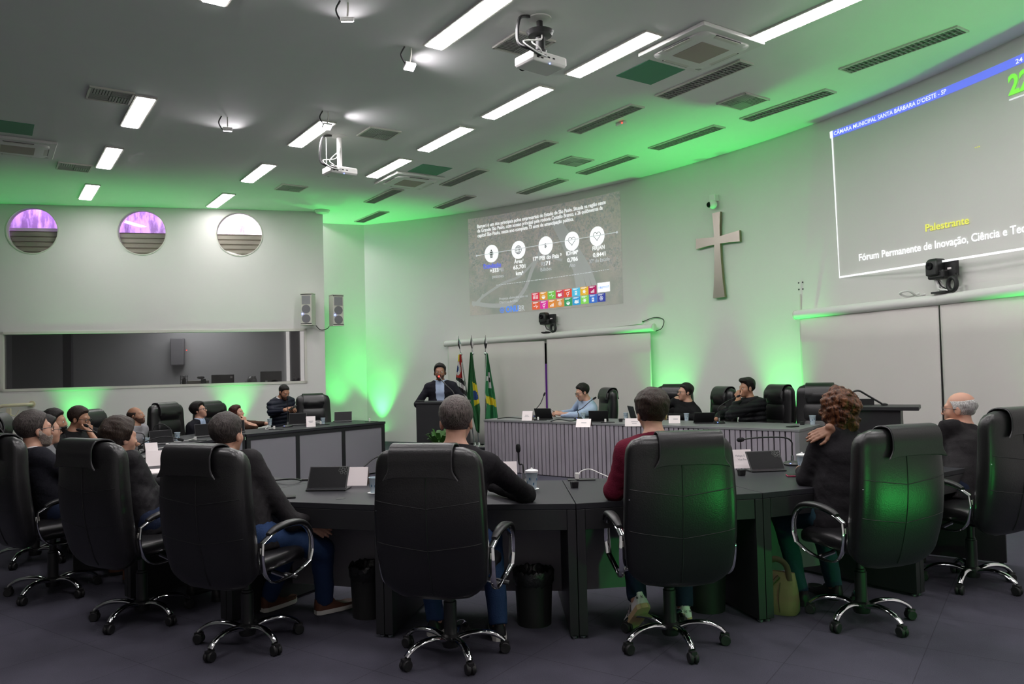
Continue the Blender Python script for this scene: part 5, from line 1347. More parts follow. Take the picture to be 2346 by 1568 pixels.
f0 = atz(378, 1034, DZ); mic(318, 1052, [(0, 0, .1), (.05, .02, .16), (.2, .12, .2), (.32, .2, .16)], 'microphone stretched low over the left desk beside the pink card')
f0 = atz(330, 1035, DZ); mic(330, 1036, [(-.03, 0, .2), off(240, 998, 8.2, f0), off(199, 975, 8.3, f0)], 'microphone pointing at the chin of the man in the black shirt')
f0 = atz(322, 1044, DZ); mic(310, 1040, [(-.06, 0, .18), (-.4, .2, .20), (-.75, .3, .24)], 'second microphone reaching towards the dark-bearded man')
f0 = atz(345, 1012, DZ); mic(348, 1012, [(.0, 0, .1), (.04, .02, .19), (.12, .05, .20), (.17, .08, .15)], 'arched microphone before the balding man')
cube(322, 1030, 'small black desk socket beside the left cup')
p = atz(315, 1069, DZ)
t = thing('pen', 'dark pen on the left desk near the papers', 'pen', p, R_(-20))
MB().tube([(-.07, 0, .006), (.06, 0, .006)], .005).build('barrel', M['cross_side'], t); MB().tube([(.06, 0, .006), (.075, 0, .006)], [.005, .001]).build('tip', M['steel'], t)
# president's table
ptz_ = math.degrees(math.atan2(pd.y, pd.x))
card(1209, 953, -20, .16, .135, 'white name card left of the first tablet on the ribbed table', text=[('-', .3, .6, .55, .03), ('-', .25, .7, .40, .03)])
tablet(1247, 961, 160, .26, .18, -30, 'black tablet at the left end of the ribbed table'); tablet(1372, 967, 170, .27, .17, -30, 'black tablet before the light blue shirt, right of the cup'); tablet(1612, 970, 175, .26, .16, -35, 'tablet between the two men in black on the ribbed table')
tablet(1452, 962, 100, .25, .19, -15, 'tablet seen edge-on behind the head of the maroon man')
card(1338, 969, -15, .19, .10, 'flattened white card in front of the light blue shirt', text=[('-', .35, .7, .5, .05)], lean=.9)
card(1450, 968, -15, .20, .10, 'name card with a green stripe beside the maroon man\'s head', text=[('-', .4, .85, .55, .06), ('-', .45, .75, .35, .04)])
card(1545, 961, -12, .15, .10, 'white name card before the man in black with glasses', text=[('-', .4, .8, .5, .06)])
cup(1336, 961, 'water cup at the light blue sleeve'); cup(1434, 962, 'clear cup between the light blue shirt and the maroon man'); cup(1573, 964, 'water cup before the man in black with glasses'); cup(1862, 973, 'water cup at the right end of the ribbed table', s=1.1)
adapter(1233, 964, 'white charger at the left card of the ribbed table'); adapter(1387, 969, 'white charger right of the tablet on the ribbed table')
cube(1422, 967, 'small black fitting left of the clear cup'); cube(1838, 974, 'small black fitting near the right end of the ribbed table')
phone(1816, 979, -60, 'dark phone lying at the right end of the ribbed table')
f0 = atz(1228, 956, DZ); mic(1228, 956, [(.0, 0, .12), off(1238, 925, f0.y, f0), off(1247, 904, f0.y, f0)], 'microphone standing at the left end of the ribbed table')
f0 = atz(1326, 961, DZ); mic(1326, 961, [(-.01, 0, .12), off(1335, 935, f0.y, f0), off(1352, 920, f0.y, f0), off(1362, 913, f0.y, f0)], 'microphone curving before the light blue shirt')
f0 = atz(1648, 971, DZ); mic(1648, 971, [(.0, 0, .12), off(1645, 937, f0.y, f0), off(1662, 922, f0.y, f0), off(1692, 908, f0.y + .1, f0)], 'microphone reaching to the mouth of the man in the puffer jacket')
tag(MB().tube(catmull([atz(1140, 960, DZ + .006), atz(1165, 957, DZ + .006), atz(1200, 960, DZ + .006), atz(1225, 961, DZ + .006)]), .008).build('table_cable', M['black']), 'black cable along the left end of the ribbed table', 'cable')
tag(MB().tube(catmull([atz(1262, 966, DZ + .006), atz(1280, 961, DZ + .006), atz(1305, 965, DZ + .006), atz(1320, 963, DZ + .006)]), .007).build('table_cable', M['black']), 'black cable between the two left tablets of the ribbed table', 'cable')

# ================================================================== floor things
def bin_(px, py, label, s=1.0):
    p = atz(px, py, 0); p.y += .12
    t = thing('wastebasket', label, 'wastebasket', p, 0, 'black wastebaskets under the desks')
    MB().lathe([(.105 * s, 0), (.105 * s, .005), (.118 * s, .30 * s), (.122 * s, .32 * s), (.114 * s, .32 * s), (.10 * s, .012), (.0, .01)], n=32).build('bin_body', M['bin'], t)
    g = MB(); random.seed(int(px)); rings = []
    for i, (r, z) in enumerate(((.112, .24), (.124, .26), (.127, .30), (.128, .328), (.120, .338), (.112, .325), (.105, .26))):
        rings.append([(s * (r + random.uniform(-.004, .004)) * math.cos(2 * PI * j / 48), s * (r + random.uniform(-.004, .004)) * math.sin(2 * PI * j / 48), s * (z + random.uniform(-.012, .008) * (i < 1 or i in (3, 4)))) for j in range(48)])
    g.loft(rings, True, False).build('bin_liner', M['bin_liner'], t)
bin_(1226, 1443, 'black wastebasket with a bin liner, right of the centre chair'); bin_(838, 1424, 'black wastebasket half behind the desk leg, by the brown shoe'); bin_(1632, 1410, 'black wastebasket behind the chair of the man in maroon', 1.05)
p = atz(1790, 1412, 0); p.y += .10
t = thing('tote_bag', 'olive canvas tote bag on the carpet under the right desk', 'bag', p, R_(-35))
rings = []
for z, hx, hy, sx in ((0, .135, .075, 0), (.015, .145, .082, 0), (.08, .145, .078, 0), (.16, .128, .060, .01), (.22, .105, .035, .025), (.255, .085, .015, .04)):
    rings.append(superring((sx, 0, z), hx, hy, (1, 0, 0), (0, 1, 0), 3.2, 28))
MB().loft(rings).build('bag_body', M['bag'], t)
MB().tube(catmull([(-.07, -.04, .22), (-.05, -.03, .30), (.02, -.02, .335), (.08, -.02, .30), (.10, -.03, .21)]), .016, 8, flat=((0, 1, 0), 1.2, .5)).build('handle', M['bag_dark'], t)
MB().tube(catmull([(-.12, -.085, .06), (-.06, -.08, .13), (.0, -.068, .19), (.04, -.045, .235)]), .011, 8).build('strap', M['bag_dark'], t)
MB().tube(catmull([(.05, -.082, .02), (.045, -.082, .1), (.05, -.058, .2)]), .003, 6).build('seam', M['bag_dark'], t)

# ================================================================== people
F4 = np.float32
def nv(v): return np.array(v, F4)
def cone(P, a, b, ra, rb, sx=1.0):
    a = nv(a); b = nv(b)
    if sx != 1.0:
        S = np.array([sx, 1, 1], F4); P = P * S; a = a * S; b = b * S
    pa = P - a; ba = b - a; bb = float(ba @ ba) + 1e-9
    h = np.clip(pa @ ba / bb, 0, 1)
    return np.sqrt(((pa - h[:, None] * ba) ** 2).sum(1)) - (ra + (rb - ra) * h)
def ell(P, c, r):
    q = (P - nv(c)) / nv(r); k0 = np.sqrt((q ** 2).sum(1)); k1 = np.sqrt(((q / nv(r)) ** 2).sum(1)) + 1e-9
    return k0 * (k0 - 1) / k1
def smin(a, b, k):
    h = np.clip(.5 + .5 * (b - a) / k, 0, 1)
    return b * (1 - h) + a * h - k * h * (1 - h)
def smax(a, b, k): return -smin(-a, -b, k)
_rs = np.random.RandomState(4)
_NW = [(_rs.randn(3, 3).astype(F4), _rs.rand(3).astype(F4) * 6) for _ in range(3)]
def wob(P, f, am):
    o = 0
    for i, (W, ph) in enumerate(_NW):
        s = np.sin((P @ (W * f * (1.7 ** i))) + ph); o = o + s[:, 0] * s[:, 1] * (.62 ** i) + .4 * s[:, 2] * (.62 ** i)
    return o * am
def sdf_mesh(f, lo, hi, res, name, mats, parent, idx=None):
    lo = nv(lo); hi = nv(hi); K = 5
    cn = np.ceil((hi - lo) / (res * K)).astype(int) + 1
    ax = [lo[i] + (np.arange(cn[i]) + .5) * res * K - res * .5 for i in range(3)]
    G = np.stack(np.meshgrid(*ax, indexing='ij'), -1).reshape(-1, 3).astype(F4)
    dc = f(G).reshape(cn)
    near = np.abs(dc) < res * K * 1.9 + .022
    big = np.repeat(np.repeat(np.repeat(np.where(dc < 0, -1., 1.).astype(F4), K, 0), K, 1), K, 2)
    nm = np.repeat(np.repeat(np.repeat(near, K, 0), K, 1), K, 2)
    ii = np.argwhere(nm)
    P = lo + ii.astype(F4) * F4(res)
    vals = np.empty(len(P), F4)
    for s in range(0, len(P), 400000): vals[s:s + 400000] = f(P[s:s + 400000])
    big[nm] = vals
    V = big; ins = V < 0
    n = np.array(V.shape)
    c = np.zeros(n - 1, np.int8)
    offs = [(i, j, k) for i in (0, 1) for j in (0, 1) for k in (0, 1)]
    for o in offs: c += ins[o[0]:n[0] - 1 + o[0], o[1]:n[1] - 1 + o[1], o[2]:n[2] - 1 + o[2]]
    act = np.argwhere((c > 0) & (c < 8))
    vid = -np.ones(n - 1, np.int64); vid[tuple(act.T)] = np.arange(len(act))
    acc = np.zeros((len(act), 3)); cnt = np.zeros(len(act))
    for a in range(3):
        e = [0, 0, 0]; e[a] = 1
        for o in offs:
            if o[a]: continue
            p0 = act + np.array(o); p1 = p0 + np.array(e)
            v0 = V[tuple(p0.T)]; v1 = V[tuple(p1.T)]; m = (v0 < 0) != (v1 < 0)
            t = np.where(m, v0 / np.where(m, v0 - v1, 1), 0)
            pt = np.array(o, float)[None, :].repeat(len(act), 0); pt[:, a] += t
            acc[m] += pt[m]; cnt[m] += 1
    verts = lo + (act + acc / np.maximum(cnt, 1)[:, None]) * res
    faces = []
    for a in range(3):
        b, c_ = (a + 1) % 3, (a + 2) % 3
        sl0 = [slice(None)] * 3; sl1 = [slice(None)] * 3; sl0[a] = slice(0, -1); sl1[a] = slice(1, None)
        ed = np.argwhere(ins[tuple(sl0)] != ins[tuple(sl1)])
        ok = (ed[:, b] > 0) & (ed[:, c_] > 0) & (ed[:, b] < n[b] - 1) & (ed[:, c_] < n[c_] - 1); ed = ed[ok]
        fl_ = ins[tuple(ed.T)]
        q_ = []
        for db, dc_ in ((-1, -1), (0, -1), (0, 0), (-1, 0)):
            e = ed.copy(); e[:, b] += db; e[:, c_] += dc_; q_.append(vid[tuple(e.T)])
        q_ = np.stack(q_, 1); q_[~fl_] = q_[~fl_][:, ::-1]; faces.append(q_)
    faces = np.concatenate(faces); faces = faces[(faces >= 0).all(1)]
    me = bpy.data.meshes.new(name)
    me.vertices.add(len(verts)); me.vertices.foreach_set('co', verts.astype(F4).ravel())
    me.loops.add(faces.size); me.loops.foreach_set('vertex_index', faces.ravel().astype(np.int32))
    me.polygons.add(len(faces)); me.polygons.foreach_set('loop_start', np.arange(0, faces.size, 4, dtype=np.int32))
    if not isinstance(mats, (list, tuple)): mats = [mats]
    for m in mats: me.materials.append(m)
    me.polygons.foreach_set('use_smooth', np.ones(len(faces), bool))
    if idx is not None:
        cen = verts[faces].mean(1).astype(F4); me.polygons.foreach_set('material_index', idx(cen).astype(np.int32))
    me.update(calc_edges=True); me.validate()
    o = bpy.data.objects.new(name, me); COL.objects.link(o); o.parent = parent
    return o

SK = {'light': mat('skin_light', (.50, .27, .19), .5, bump=.05, bscale=120), 'tan': mat('skin_tan', (.36, .18, .11), .5, bump=.05, bscale=120), 'brown': mat('skin_brown', (.24, .115, .068), .5, bump=.05, bscale=120)}
M['lip'] = mat('lips', (.30, .11, .09), .5)
M['eye'] = mat('eye_white', (.42, .40, .38), .3); M['iris'] = mat('dark_iris', (.02, .012, .008), .2)
def hairmat(name, c0, c1, sc=1.0, rough=.45):
    m = mat(name, c0, rough, spec=.25); nt = m.node_tree; L = nt.links.new; b = nt.nodes['Principled BSDF']
    tc = nt.nodes.new('ShaderNodeTexCoord'); mp = nt.nodes.new('ShaderNodeMapping'); mp.inputs['Scale'].default_value = (1, .9, .16); mp.inputs['Rotation'].default_value = (.25, .12, 0); L(tc.outputs['Object'], mp.inputs['Vector'])
    n = nt.nodes.new('ShaderNodeTexNoise'); n.inputs['Scale'].default_value = 230 * sc; n.inputs['Detail'].default_value = 4; n.inputs['Distortion'].default_value = .6; L(mp.outputs['Vector'], n.inputs['Vector'])
    r = nt.nodes.new('ShaderNodeValToRGB'); r.color_ramp.elements[0].position = .36; r.color_ramp.elements[0].color = (*c0, 1); r.color_ramp.elements[1].position = .66; r.color_ramp.elements[1].color = (*c1, 1)
    L(n.outputs['Fac'], r.inputs[0]); L(r.outputs[0], b.inputs['Base Color'])
    bp = nt.nodes.new('ShaderNodeBump'); bp.inputs['Strength'].default_value = .9; bp.inputs['Distance'].default_value = .006; L(n.outputs['Fac'], bp.inputs['Height']); L(bp.outputs['Normal'], b.inputs['Normal'])
    return m
HR = {'brown': hairmat('dark_brown_hair', (.012, .007, .005), (.045, .027, .020)), 'black': hairmat('black_hair', (.005, .004, .004), (.016, .012, .011)), 'grey': hairmat('greying_hair', (.028, .021, .019), (.16, .13, .122)),
    'white': hairmat('white_hair', (.26, .25, .24), (.58, .57, .56), .8), 'auburn': hairmat('auburn_curls', (.022, .007, .004), (.15, .055, .022), .35), 'red': hairmat('reddish_hair', (.018, .005, .004), (.075, .018, .012)), 'stub': hairmat('dark_stubble', (.075, .036, .024), (.13, .066, .045), 1.5, .8), 'salt': hairmat('grey_stubble', (.16, .11, .09), (.42, .36, .33), 1.5, .8), 'saltdark': hairmat('dark_greying_hair', (.012, .009, .008), (.085, .070, .066))}
def cloth(n, c, r=.85, bump=.25, bs=60, **k): return mat(n, c, r, bump=bump, bscale=bs, spec=.13, **k)
CL = {'blackjacket': cloth('black_wool_jacket', (.014, .013, .015)), 'leatherjacket': cloth('black_leather_jacket', (.013, .012, .014), .55, .35, 30), 'greyjacket': cloth('charcoal_jacket', (.016, .0145, .016), .7), 'maroon': cloth('maroon_sweater', (.105, .008, .022), .9, .3, 120), 'navysuit': cloth('dark_suit', (.012, .012, .017)), 'puffer': cloth('navy_puffer_nylon', (.010, .012, .022), .5), 'bpuffer': cloth('black_puffer_nylon', (.009, .009, .011), .5),
    'lightblue': cloth('light_blue_shirt', (.36, .44, .60), .8, .15), 'black': cloth('black_shirt', (.012, .012, .013)), 'greysweat': cloth('grey_sweatshirt', (.26, .25, .27), .9), 'darkcloth': cloth('dark_charcoal_knit', (.022, .022, .026), .9), 'white': cloth('white_shirt', (.62, .60, .62), .8, .12), 'jeans': cloth('blue_jeans', (.022, .045, .115), .85, .3, 150), 'darkjeans': cloth('dark_jeans', (.012, .018, .04), .9), 'teal': cloth('teal_jeans', (.02, .05, .07), .9), 'greyshirt': cloth('grey_shirt', (.16, .16, .17), .9), 'brownknit': cloth('brown_knit', (.055, .030, .020), .95)}
M['shoe_brown'] = mat('brown_suede', (.085, .028, .014), .75, bump=.2); M['shoe_black'] = mat('black_shoe', (.012, .012, .013), .45); M['shoe_white'] = mat('white_shoe_leather', (.66, .63, .63), .5); M['sole_white'] = mat('white_rubber_sole', (.62, .60, .57), .6); M['sole_gum'] = mat('gum_sole', (.50, .36, .20), .6); M['sock_white'] = mat('white_sock', (.6, .6, .6), .9)
M['frame_black'] = mat('black_spectacle_frame', (.01, .01, .011), .3)

def norm(v): v = np.array(v, float); return v / (np.linalg.norm(v) + 1e-9)
def person(label, head, pelvis, face, look=(None, 0, 0), top='blackjacket', skin='tan', hair=('short', 'brown'), s=1.0, hs=1.0, arms=None, hands=None, res=.010, shirt=None, collar=True, vneck=False, puff=False, beard=None, glasses=False, legs='jeans', shoe=None, feet=None, knees=None, wide=1.0, hem=.10, sw=1.0, split=None, group='people in the chamber', bodyres=None, standing=False):
    """head, pelvis: points in the hall. face: heading of the body. look: heading, pitch and roll of the head.
    arms: {'L': (elbow, wrist), 'R': (...)} hall points. hands: {'R': (finger direction, back-of-hand normal, curl)}"""
    head = Vector(head); pelvis = Vector(pelvis); rz = R_(face - 90)
    root = thing('person', label, 'person', (pelvis.x, pelvis.y, 0), rz, group)
    inv = (Matrix.Translation(root.location) @ Matrix.Rotation(rz, 4, 'Z')).inverted(); inv3 = inv.to_3x3()
    Lc = lambda w: nv(inv @ Vector(w))
    Ld = lambda d: nv(inv3 @ Vector(d))
    hc = Lc(head); p = Lc(pelvis)
    ly = (look[0] if look[0] is not None else face) - face
    Rm = Matrix.Rotation(R_(ly), 3, 'Z') @ Matrix.Rotation(R_(look[1]), 3, 'X') @ Matrix.Rotation(R_(look[2]), 3, 'Y')
    Rh = np.array(Rm, F4); h_s = hs * s
    n = hc + Rh @ nv((0, -.040, -.155)) * h_s
    axis = norm(n - p); TL = float(np.linalg.norm(n - p))
    lat = np.array([1, 0, 0.]); lat = norm(lat - axis * (lat @ axis)); fr = np.cross(axis, lat) * 1.0
    if fr[1] < 0: fr = -fr
    m_ = p + (n - p) * .40 + fr * .0 * s; c_ = p + (n - p) * .74 + fr * -.005
    Wd = .178 * s * wide
    S = {'R': n + lat * Wd - axis * .070 * s, 'L': n - lat * Wd - axis * .070 * s}
    A = {}
    for k, sg in (('R', 1), ('L', -1)):
        if arms and k in arms: E, W = Lc(arms[k][0]), Lc(arms[k][1])
        else: E = S[k] + lat * sg * .05 - axis * .26 * s + fr * .06; W = E + fr * .22 * s - lat * sg * .10 + nv((0, 0, .0))
        A[k] = (nv(S[k]), nv(E), nv(W))
    KN = {}
    for k, sg in (('R', 1), ('L', -1)):
        hip = p + lat * sg * .092 * s
        if standing: kn, an = hip + nv((0, .03, -.42 * s)), hip + nv((0, 0, -.80 * s)); an[2] = .08
        else:
            kn = Lc(knees[k]) if knees and k in knees else hip + nv((sg * .07, .44 * s, -.02))
            an = Lc(feet[k]) if feet and k in feet else kn + nv((0, .03, -kn[2] + .09))
        KN[k] = (nv(hip), nv(kn), nv(an))
    def torso(P, o=0.0):
        d = cone(P, p, m_, (.122 + o) * s * sw, (.112 + o) * s * sw, .70)
        d = smin(d, cone(P, m_, c_, (.112 + o) * s * sw, (.120 + o) * s * sw, .66), .05 * s)
        d = smin(d, cone(P, c_, n - axis * .02 * s, (.115 + o) * s, (.060 + o) * s, .72), .05 * s)
        d = smin(d, cone(P, S['L'] + lat * .02 * s, S['R'] - lat * .02 * s, (.056 + o) * s, (.056 + o) * s), .055 * s)
        d = smin(d, cone(P, n + axis * .005, S['L'] + axis * .012, (.048 + o) * s, (.036 + o) * s), .045 * s)
        d = smin(d, cone(P, n + axis * .005, S['R'] + axis * .012, (.048 + o) * s, (.036 + o) * s), .045 * s)
        return d
    def arm(P, o=0.0, cut=1.0):
        d = None
        for k in 'LR':
            a, e, w_ = A[k]; w2 = e + (w_ - e) * cut
            x = smin(cone(P, a, e, (.055 + o) * s, (.043 + o) * s), cone(P, e, w2, (.043 + o) * s, (.029 + o * .9) * s), .02 * s)
            if o:                                        # sleeve end
                dv = norm(w_ - e); x = np.where(((P - nv(w_)) ** 2).sum(1) < .10 ** 2, np.maximum(x, (P - nv(w_ - dv * .012)) @ nv(dv)), x)
            d = x if d is None else np.minimum(d, x)
        return d
    def leg(P, o=0.0, cut=1.0):
        d = None
        for k in 'LR':
            a, e, w_ = KN[k]; w2 = e + (w_ - e) * cut
            x = smin(cone(P, a, e, (.088 + o) * s, (.058 + o) * s), cone(P, e, w2, (.058 + o) * s, (.038 + o * 1.5) * s), .03 * s)
            d = x if d is None else smin(d, x, .02)
        return d
    def hq(P): return ((P - hc) @ Rh) / F4(h_s)
    def skull(q):
        d = ell(q, (0, -.018, .035), (.0755, .097, .088))
        d = smin(d, ell(q, (0, .032, -.040), (.0585, .062, .078)), .035)
        d = smin(d, cone(q, (0, .062, -.092), (0, .068, -.098), .026, .024), .030)
        return d
    def headskin(q):
        d = skull(q)
        d = smin(d, cone(q, (-.034, .076, .020), (.034, .076, .020), .015, .015), .018)
        for sx in (-1, 1):
            d = smax(d, -(np.sqrt(((q - nv((sx * .031, .108, -.004))) ** 2).sum(1)) - .018), .012)
            d = smin(d, np.sqrt(((q - nv((sx * .031, .079, -.004))) ** 2).sum(1)) - .013, .006)
            e = ell(q, (sx * .079, -.008, -.012), (.011, .021, .034)); e = smax(e, -ell(q, (sx * .092, .0, -.008), (.010, .011, .020)), .006)
            d = smin(d, e, .010)
            d = smin(d, np.sqrt(((q - nv((sx * .042, .052, -.030))) ** 2).sum(1)) - .022, .03)
        d = smin(d, cone(q, (0, .094, .006), (0, .111, -.034), .0075, .0108), .014)
        for sx in (-1, 1): d = smin(d, np.sqrt(((q - nv((sx * .012, .104, -.038))) ** 2).sum(1)) - .009, .008)
        d = smin(d, cone(q, (-.020, .088, -.064), (.020, .088, -.064), .008, .008), .010)
        d = smin(d, cone(q, (-.017, .087, -.074), (.017, .087, -.074), .008, .008), .008)
        d = smax(d, -cone(q, (-.024, .099, -.069), (.024, .099, -.069), .0028, .0028), .004)
        return d * h_s
    nk0 = hc + Rh @ nv((0, -.025, -.06)) * h_s; nk1 = n - axis.astype(F4) * .02
    HD = []
    if hands:
        for k, (fd, nd, curl) in hands.items():
            W = A[k][2]; f_ = norm(Ld(fd)); nn2 = norm(Ld(nd)); nn2 = norm(nn2 - f_ * (nn2 @ f_)); u = np.cross(f_, nn2) * (1 if k == 'R' else -1)   # u towards the little finger? thumb on -u
            hsz = s * .98
            for i, (o_, kl, l1, l2, l3) in enumerate(((-.030, .084, .040, .024, .020), (-.010, .090, .044, .028, .021), (.010, .086, .041, .026, .020), (.029, .076, .032, .020, .018))):
                Kk = W + (f_ * kl + u * o_) * hsz; HD.append((W + (f_ * .012 + u * o_ * .55) * hsz, Kk, .0165 * hsz, .0112 * hsz))
                ang = 0; cur = Kk; cr = curl * (1 + .12 * (i - 1.5))
                for j, l in enumerate((l1, l2, l3)):
                    ang += cr * (1.15, 1.25, .8)[j]
                    dv = f_ * math.cos(ang) - nn2 * math.sin(ang) + u * (o_ * 1.6); dv = norm(dv)
                    nx2 = cur + dv * l * hsz; HD.append((cur, nx2, (.0100, .0090, .0082)[j] * hsz, (.0090, .0082, .0072)[j] * hsz)); cur = nx2
            t0 = W + (f_ * .022 - u * .022) * hsz; t1 = W + (f_ * .056 - u * .052 - nn2 * .012) * hsz; t2 = t1 + norm(f_ * .8 - u * .35 - nn2 * .35 * (.4 + curl)) * .034 * hsz; t3 = t2 + norm(f_ * .9 - u * (.1 - curl * .3) - nn2 * .3 * (.4 + curl)) * .028 * hsz
            HD += [(t0, t1, .017 * hsz, .0125 * hsz), (t1, t2, .0120 * hsz, .0105 * hsz), (t2, t3, .0105 * hsz, .0085 * hsz)]
    def handd(P):
        d = np.full(len(P), 9., F4)
        for a, b, r0, r1 in HD: d = smin(d, cone(P, a, b, r0, r1), .007)
        return d
    def body(P):
        d = smin(torso(P), arm(P), .03); d = smin(d, leg(P), .04)
        d = smin(d, cone(P, nk0, nk1, .052 * h_s, .060 * s), .03)
        d = smin(d, headskin(hq(P)), .022)
        for k in 'LR': d = smin(d, cone(P, KN[k][2], KN[k][2] + nv((0, .01, -.03)), .036 * s, .030 * s), .02)
        if HD:
            for k in hands: d = smin(d, cone(P, A[k][2], A[k][2] + norm(A[k][2] - A[k][1]) * .02, .028 * s, .027 * s), .012)
            d = smin(d, handd(P), .010)
        return d
    pts = [hc + Rh @ nv(v) * h_s for v in ((.12, .15, .16), (-.12, -.15, -.14), (.12, -.15, .16), (-.12, .15, .16))] + [S['L'], S['R'], p] + [q_ for k in 'LR' for q_ in A[k]] + [q_ for k in 'LR' for q_ in KN[k]] + [a for a, *_ in HD] + [b for _, b, *_ in HD]
    pts = np.array(pts); lo, hi = pts.min(0) - .19, pts.max(0) + .19
    def lipidx(c):
        q = hq(c.astype(F4)); return ((np.abs(q[:, 0]) < .024) & (q[:, 2] < -.058) & (q[:, 2] > -.082) & (q[:, 1] > .085)).astype(int)
    sdf_mesh(body, lo, hi, bodyres or res, 'body', [SK[skin], M['lip']], root, lipidx)
    # eyes
    for sx in (-1, 1):
        e = MB(); c = hc + Rh @ nv((sx * .031, .0795, -.004)) * h_s; e.ball(c, .0138 * h_s, 12); fwd = Rh @ nv((sx * .05, 1, .05)); e.ball(c + fwd * .0085 * h_s, .0066 * h_s, 8, 1); e.build('eye', [M['eye'], M['iris']], root)
    # hair
    kind, hcol = hair
    if kind != 'bald':
        ax_ = np.array
        def hairf(P):
            q = hq(P); b = skull(q); y, z, x = q[:, 1], q[:, 2], np.abs(q[:, 0])
            if kind == 'short': th = .009 + .010 * np.clip((z + .02) / .1, 0, 1) + wob(q, 55, .0018)
            elif kind == 'full': th = .012 + .022 * np.clip((z + .02) / .1, 0, 1) + .006 * np.clip(y / .08, 0, 1) + wob(q, 45, .0035)
            elif kind == 'wavy': th = .015 + .016 * np.clip((z + .05) / .1, 0, 1) + wob(q, 38, .006)
            elif kind == 'quiff': th = .008 + .020 * np.clip((z - .03) / .08, 0, 1) + .022 * np.clip((y - .01) / .07, 0, 1) * np.clip((z - .03) / .05, 0, 1) + wob(q, 45, .003)
            elif kind == 'crop': th = .004 + .005 * np.clip((z + .02) / .1, 0, 1) + wob(q, 60, .001)
            elif kind in ('fringe', 'crown'): th = .009 + wob(q, 60, .003)
            else: th = .02 + wob(q, 40, .005)
            g = z - np.interp(y, [-.13, -.05, -.022, -.004, .020, .027, .045, .062, .11], [-.086, -.080, -.055, -.046, -.026, .022, .052, .068, .078]).astype(F4)
            if kind == 'fringe':   # bald on top
                g = np.minimum(g, .052 - z - y * .25)
            if kind == 'crown':    # thin patch on the crown, white hair round the sides
                g = np.minimum(g, .062 - z + np.clip(-y - .02, 0, 1) * .15)
            th = th * np.clip(g / .030 + .12, 0, 1)
            d = np.maximum(b - th, -g * .9)
            if kind == 'curly':
                d = ell(q, (0, -.045, .005), (.125, .125, .140)) + wob(q, 34, .013) + wob(q, 90, .004); d = smin(d, ell(q, (0, -.06, -.10), (.095, .075, .08)) + wob(q, 34, .013), .03)
                d = smax(d, -ell(q, (0, .10, -.03), (.062, .075, .10)), .02)
            if kind == 'long':
                d = smin(d, cone(q, (0, -.05, -.02), (0, -.075, -.20), .088, .075, .95) + wob(q, 26, .006), .03)
                d = smin(d, cone(q, (.055, -.01, -.02), (.075, .03, -.20), .035, .03) + wob(q, 26, .006), .03); d = smin(d, cone(q, (-.055, -.01, -.02), (-.075, .03, -.20), .035, .03) + wob(q, 26, .006), .03)
                d = smax(d, -ell(q, (0, .10, -.05), (.056, .085, .10)), .01)
            return d * h_s
        r_ = .24 * h_s if kind in ('long', 'curly') else .16 * h_s
        sdf_mesh(hairf, hc - r_ - (.08 if kind == 'long' else 0), hc + r_, res * .75, 'hair', HR[hcol], root)
    if beard:
        def bf(P):
            q = hq(P); b = headskin(q) / h_s; y, z, x = q[:, 1], q[:, 2], np.abs(q[:, 0])
            th = (.004 if beard[0] == 'stubble' else .012) + wob(q, 60, .0015)
            g = -.050 - z + np.clip((.055 - y) * .9, 0, .05); g = np.minimum(g, y + .012); g = np.minimum(g, z + .135)
            mo = np.maximum(np.abs(q[:, 0]) - .018, np.abs(z + .069) - .009)
            return np.maximum(np.maximum(b - th, -g), -mo) * h_s
        sdf_mesh(bf, hc - .16 * h_s, hc + .16 * h_s, res * .75, 'beard', HR[beard[1]], root)
    if glasses:
        g = MB(); T_ = lambda v: hc + Rh @ nv(v) * h_s
        for sx in (-1, 1):
            g.tube([T_((sx * .033 + .027 * math.copysign(abs(math.cos(a)) ** .6, math.cos(a)), .106 - abs(.027 * math.cos(a) + .0) * .12 - .008 * (sx * math.cos(a) > 0), -.006 + .020 * math.copysign(abs(math.sin(a)) ** .6, math.sin(a)))) for a in [2 * PI * i / 20 for i in range(20)]], .0028, 6, loop=True)
            g.tube([T_((sx * .060, .100, .004)), T_((sx * .077, .05, .006)), T_((sx * .083, -.005, .004)), T_((sx * .080, -.02, -.012))], .0026, 6)
        g.tube([T_((-.007, .108, .002)), T_((.007, .108, .002))], .0026, 6)
        g.build('glasses', M['frame_black'], root)
    # clothes
    up = norm(norm(hc - n) + axis)
    o_ = .014
    def pf(P):
        if not puff: return wob(P, 11, .0045) + wob(P, 26, .0020)
        h = (P - nv(p)) @ nv(axis); return np.abs(np.sin(h * PI / .062)) * -.012 + wob(P, 20, .003)
    def jacket(P):
        d = smin(torso(P, o_), cone(P, p - nv(axis) * hem * .3, m_, .128 * s * sw, .118 * s * sw, .70), .03)
        d = smin(d, arm(P, o_ * .8, .95), .035) + pf(P)
        if collar: d = smin(d, cone(P, n - axis * .03 * s, n + up * .030 * s, .074 * s, .066 * s), .02)
        d = np.maximum(d, (P - nv(n + up * .036 * s)) @ nv(up))
        d = np.maximum(d, -((P - nv(p)) @ nv(axis) + hem))
        if vneck:
            h = (P - nv(p)) @ nv(axis) - TL * vneck; x = np.abs((P - nv(p)) @ nv(lat)); y = (P - nv(p)) @ nv(fr)
            d = np.maximum(d, np.minimum(np.minimum(np.minimum(h * .22, .062 * s) - x, y - .02), h) * .9)
        return d
    tm = [CL[top]] + ([CL[split]] if split else [])
    ix = (lambda c: (((c - p) @ axis) < TL * .68).astype(int)) if split else None
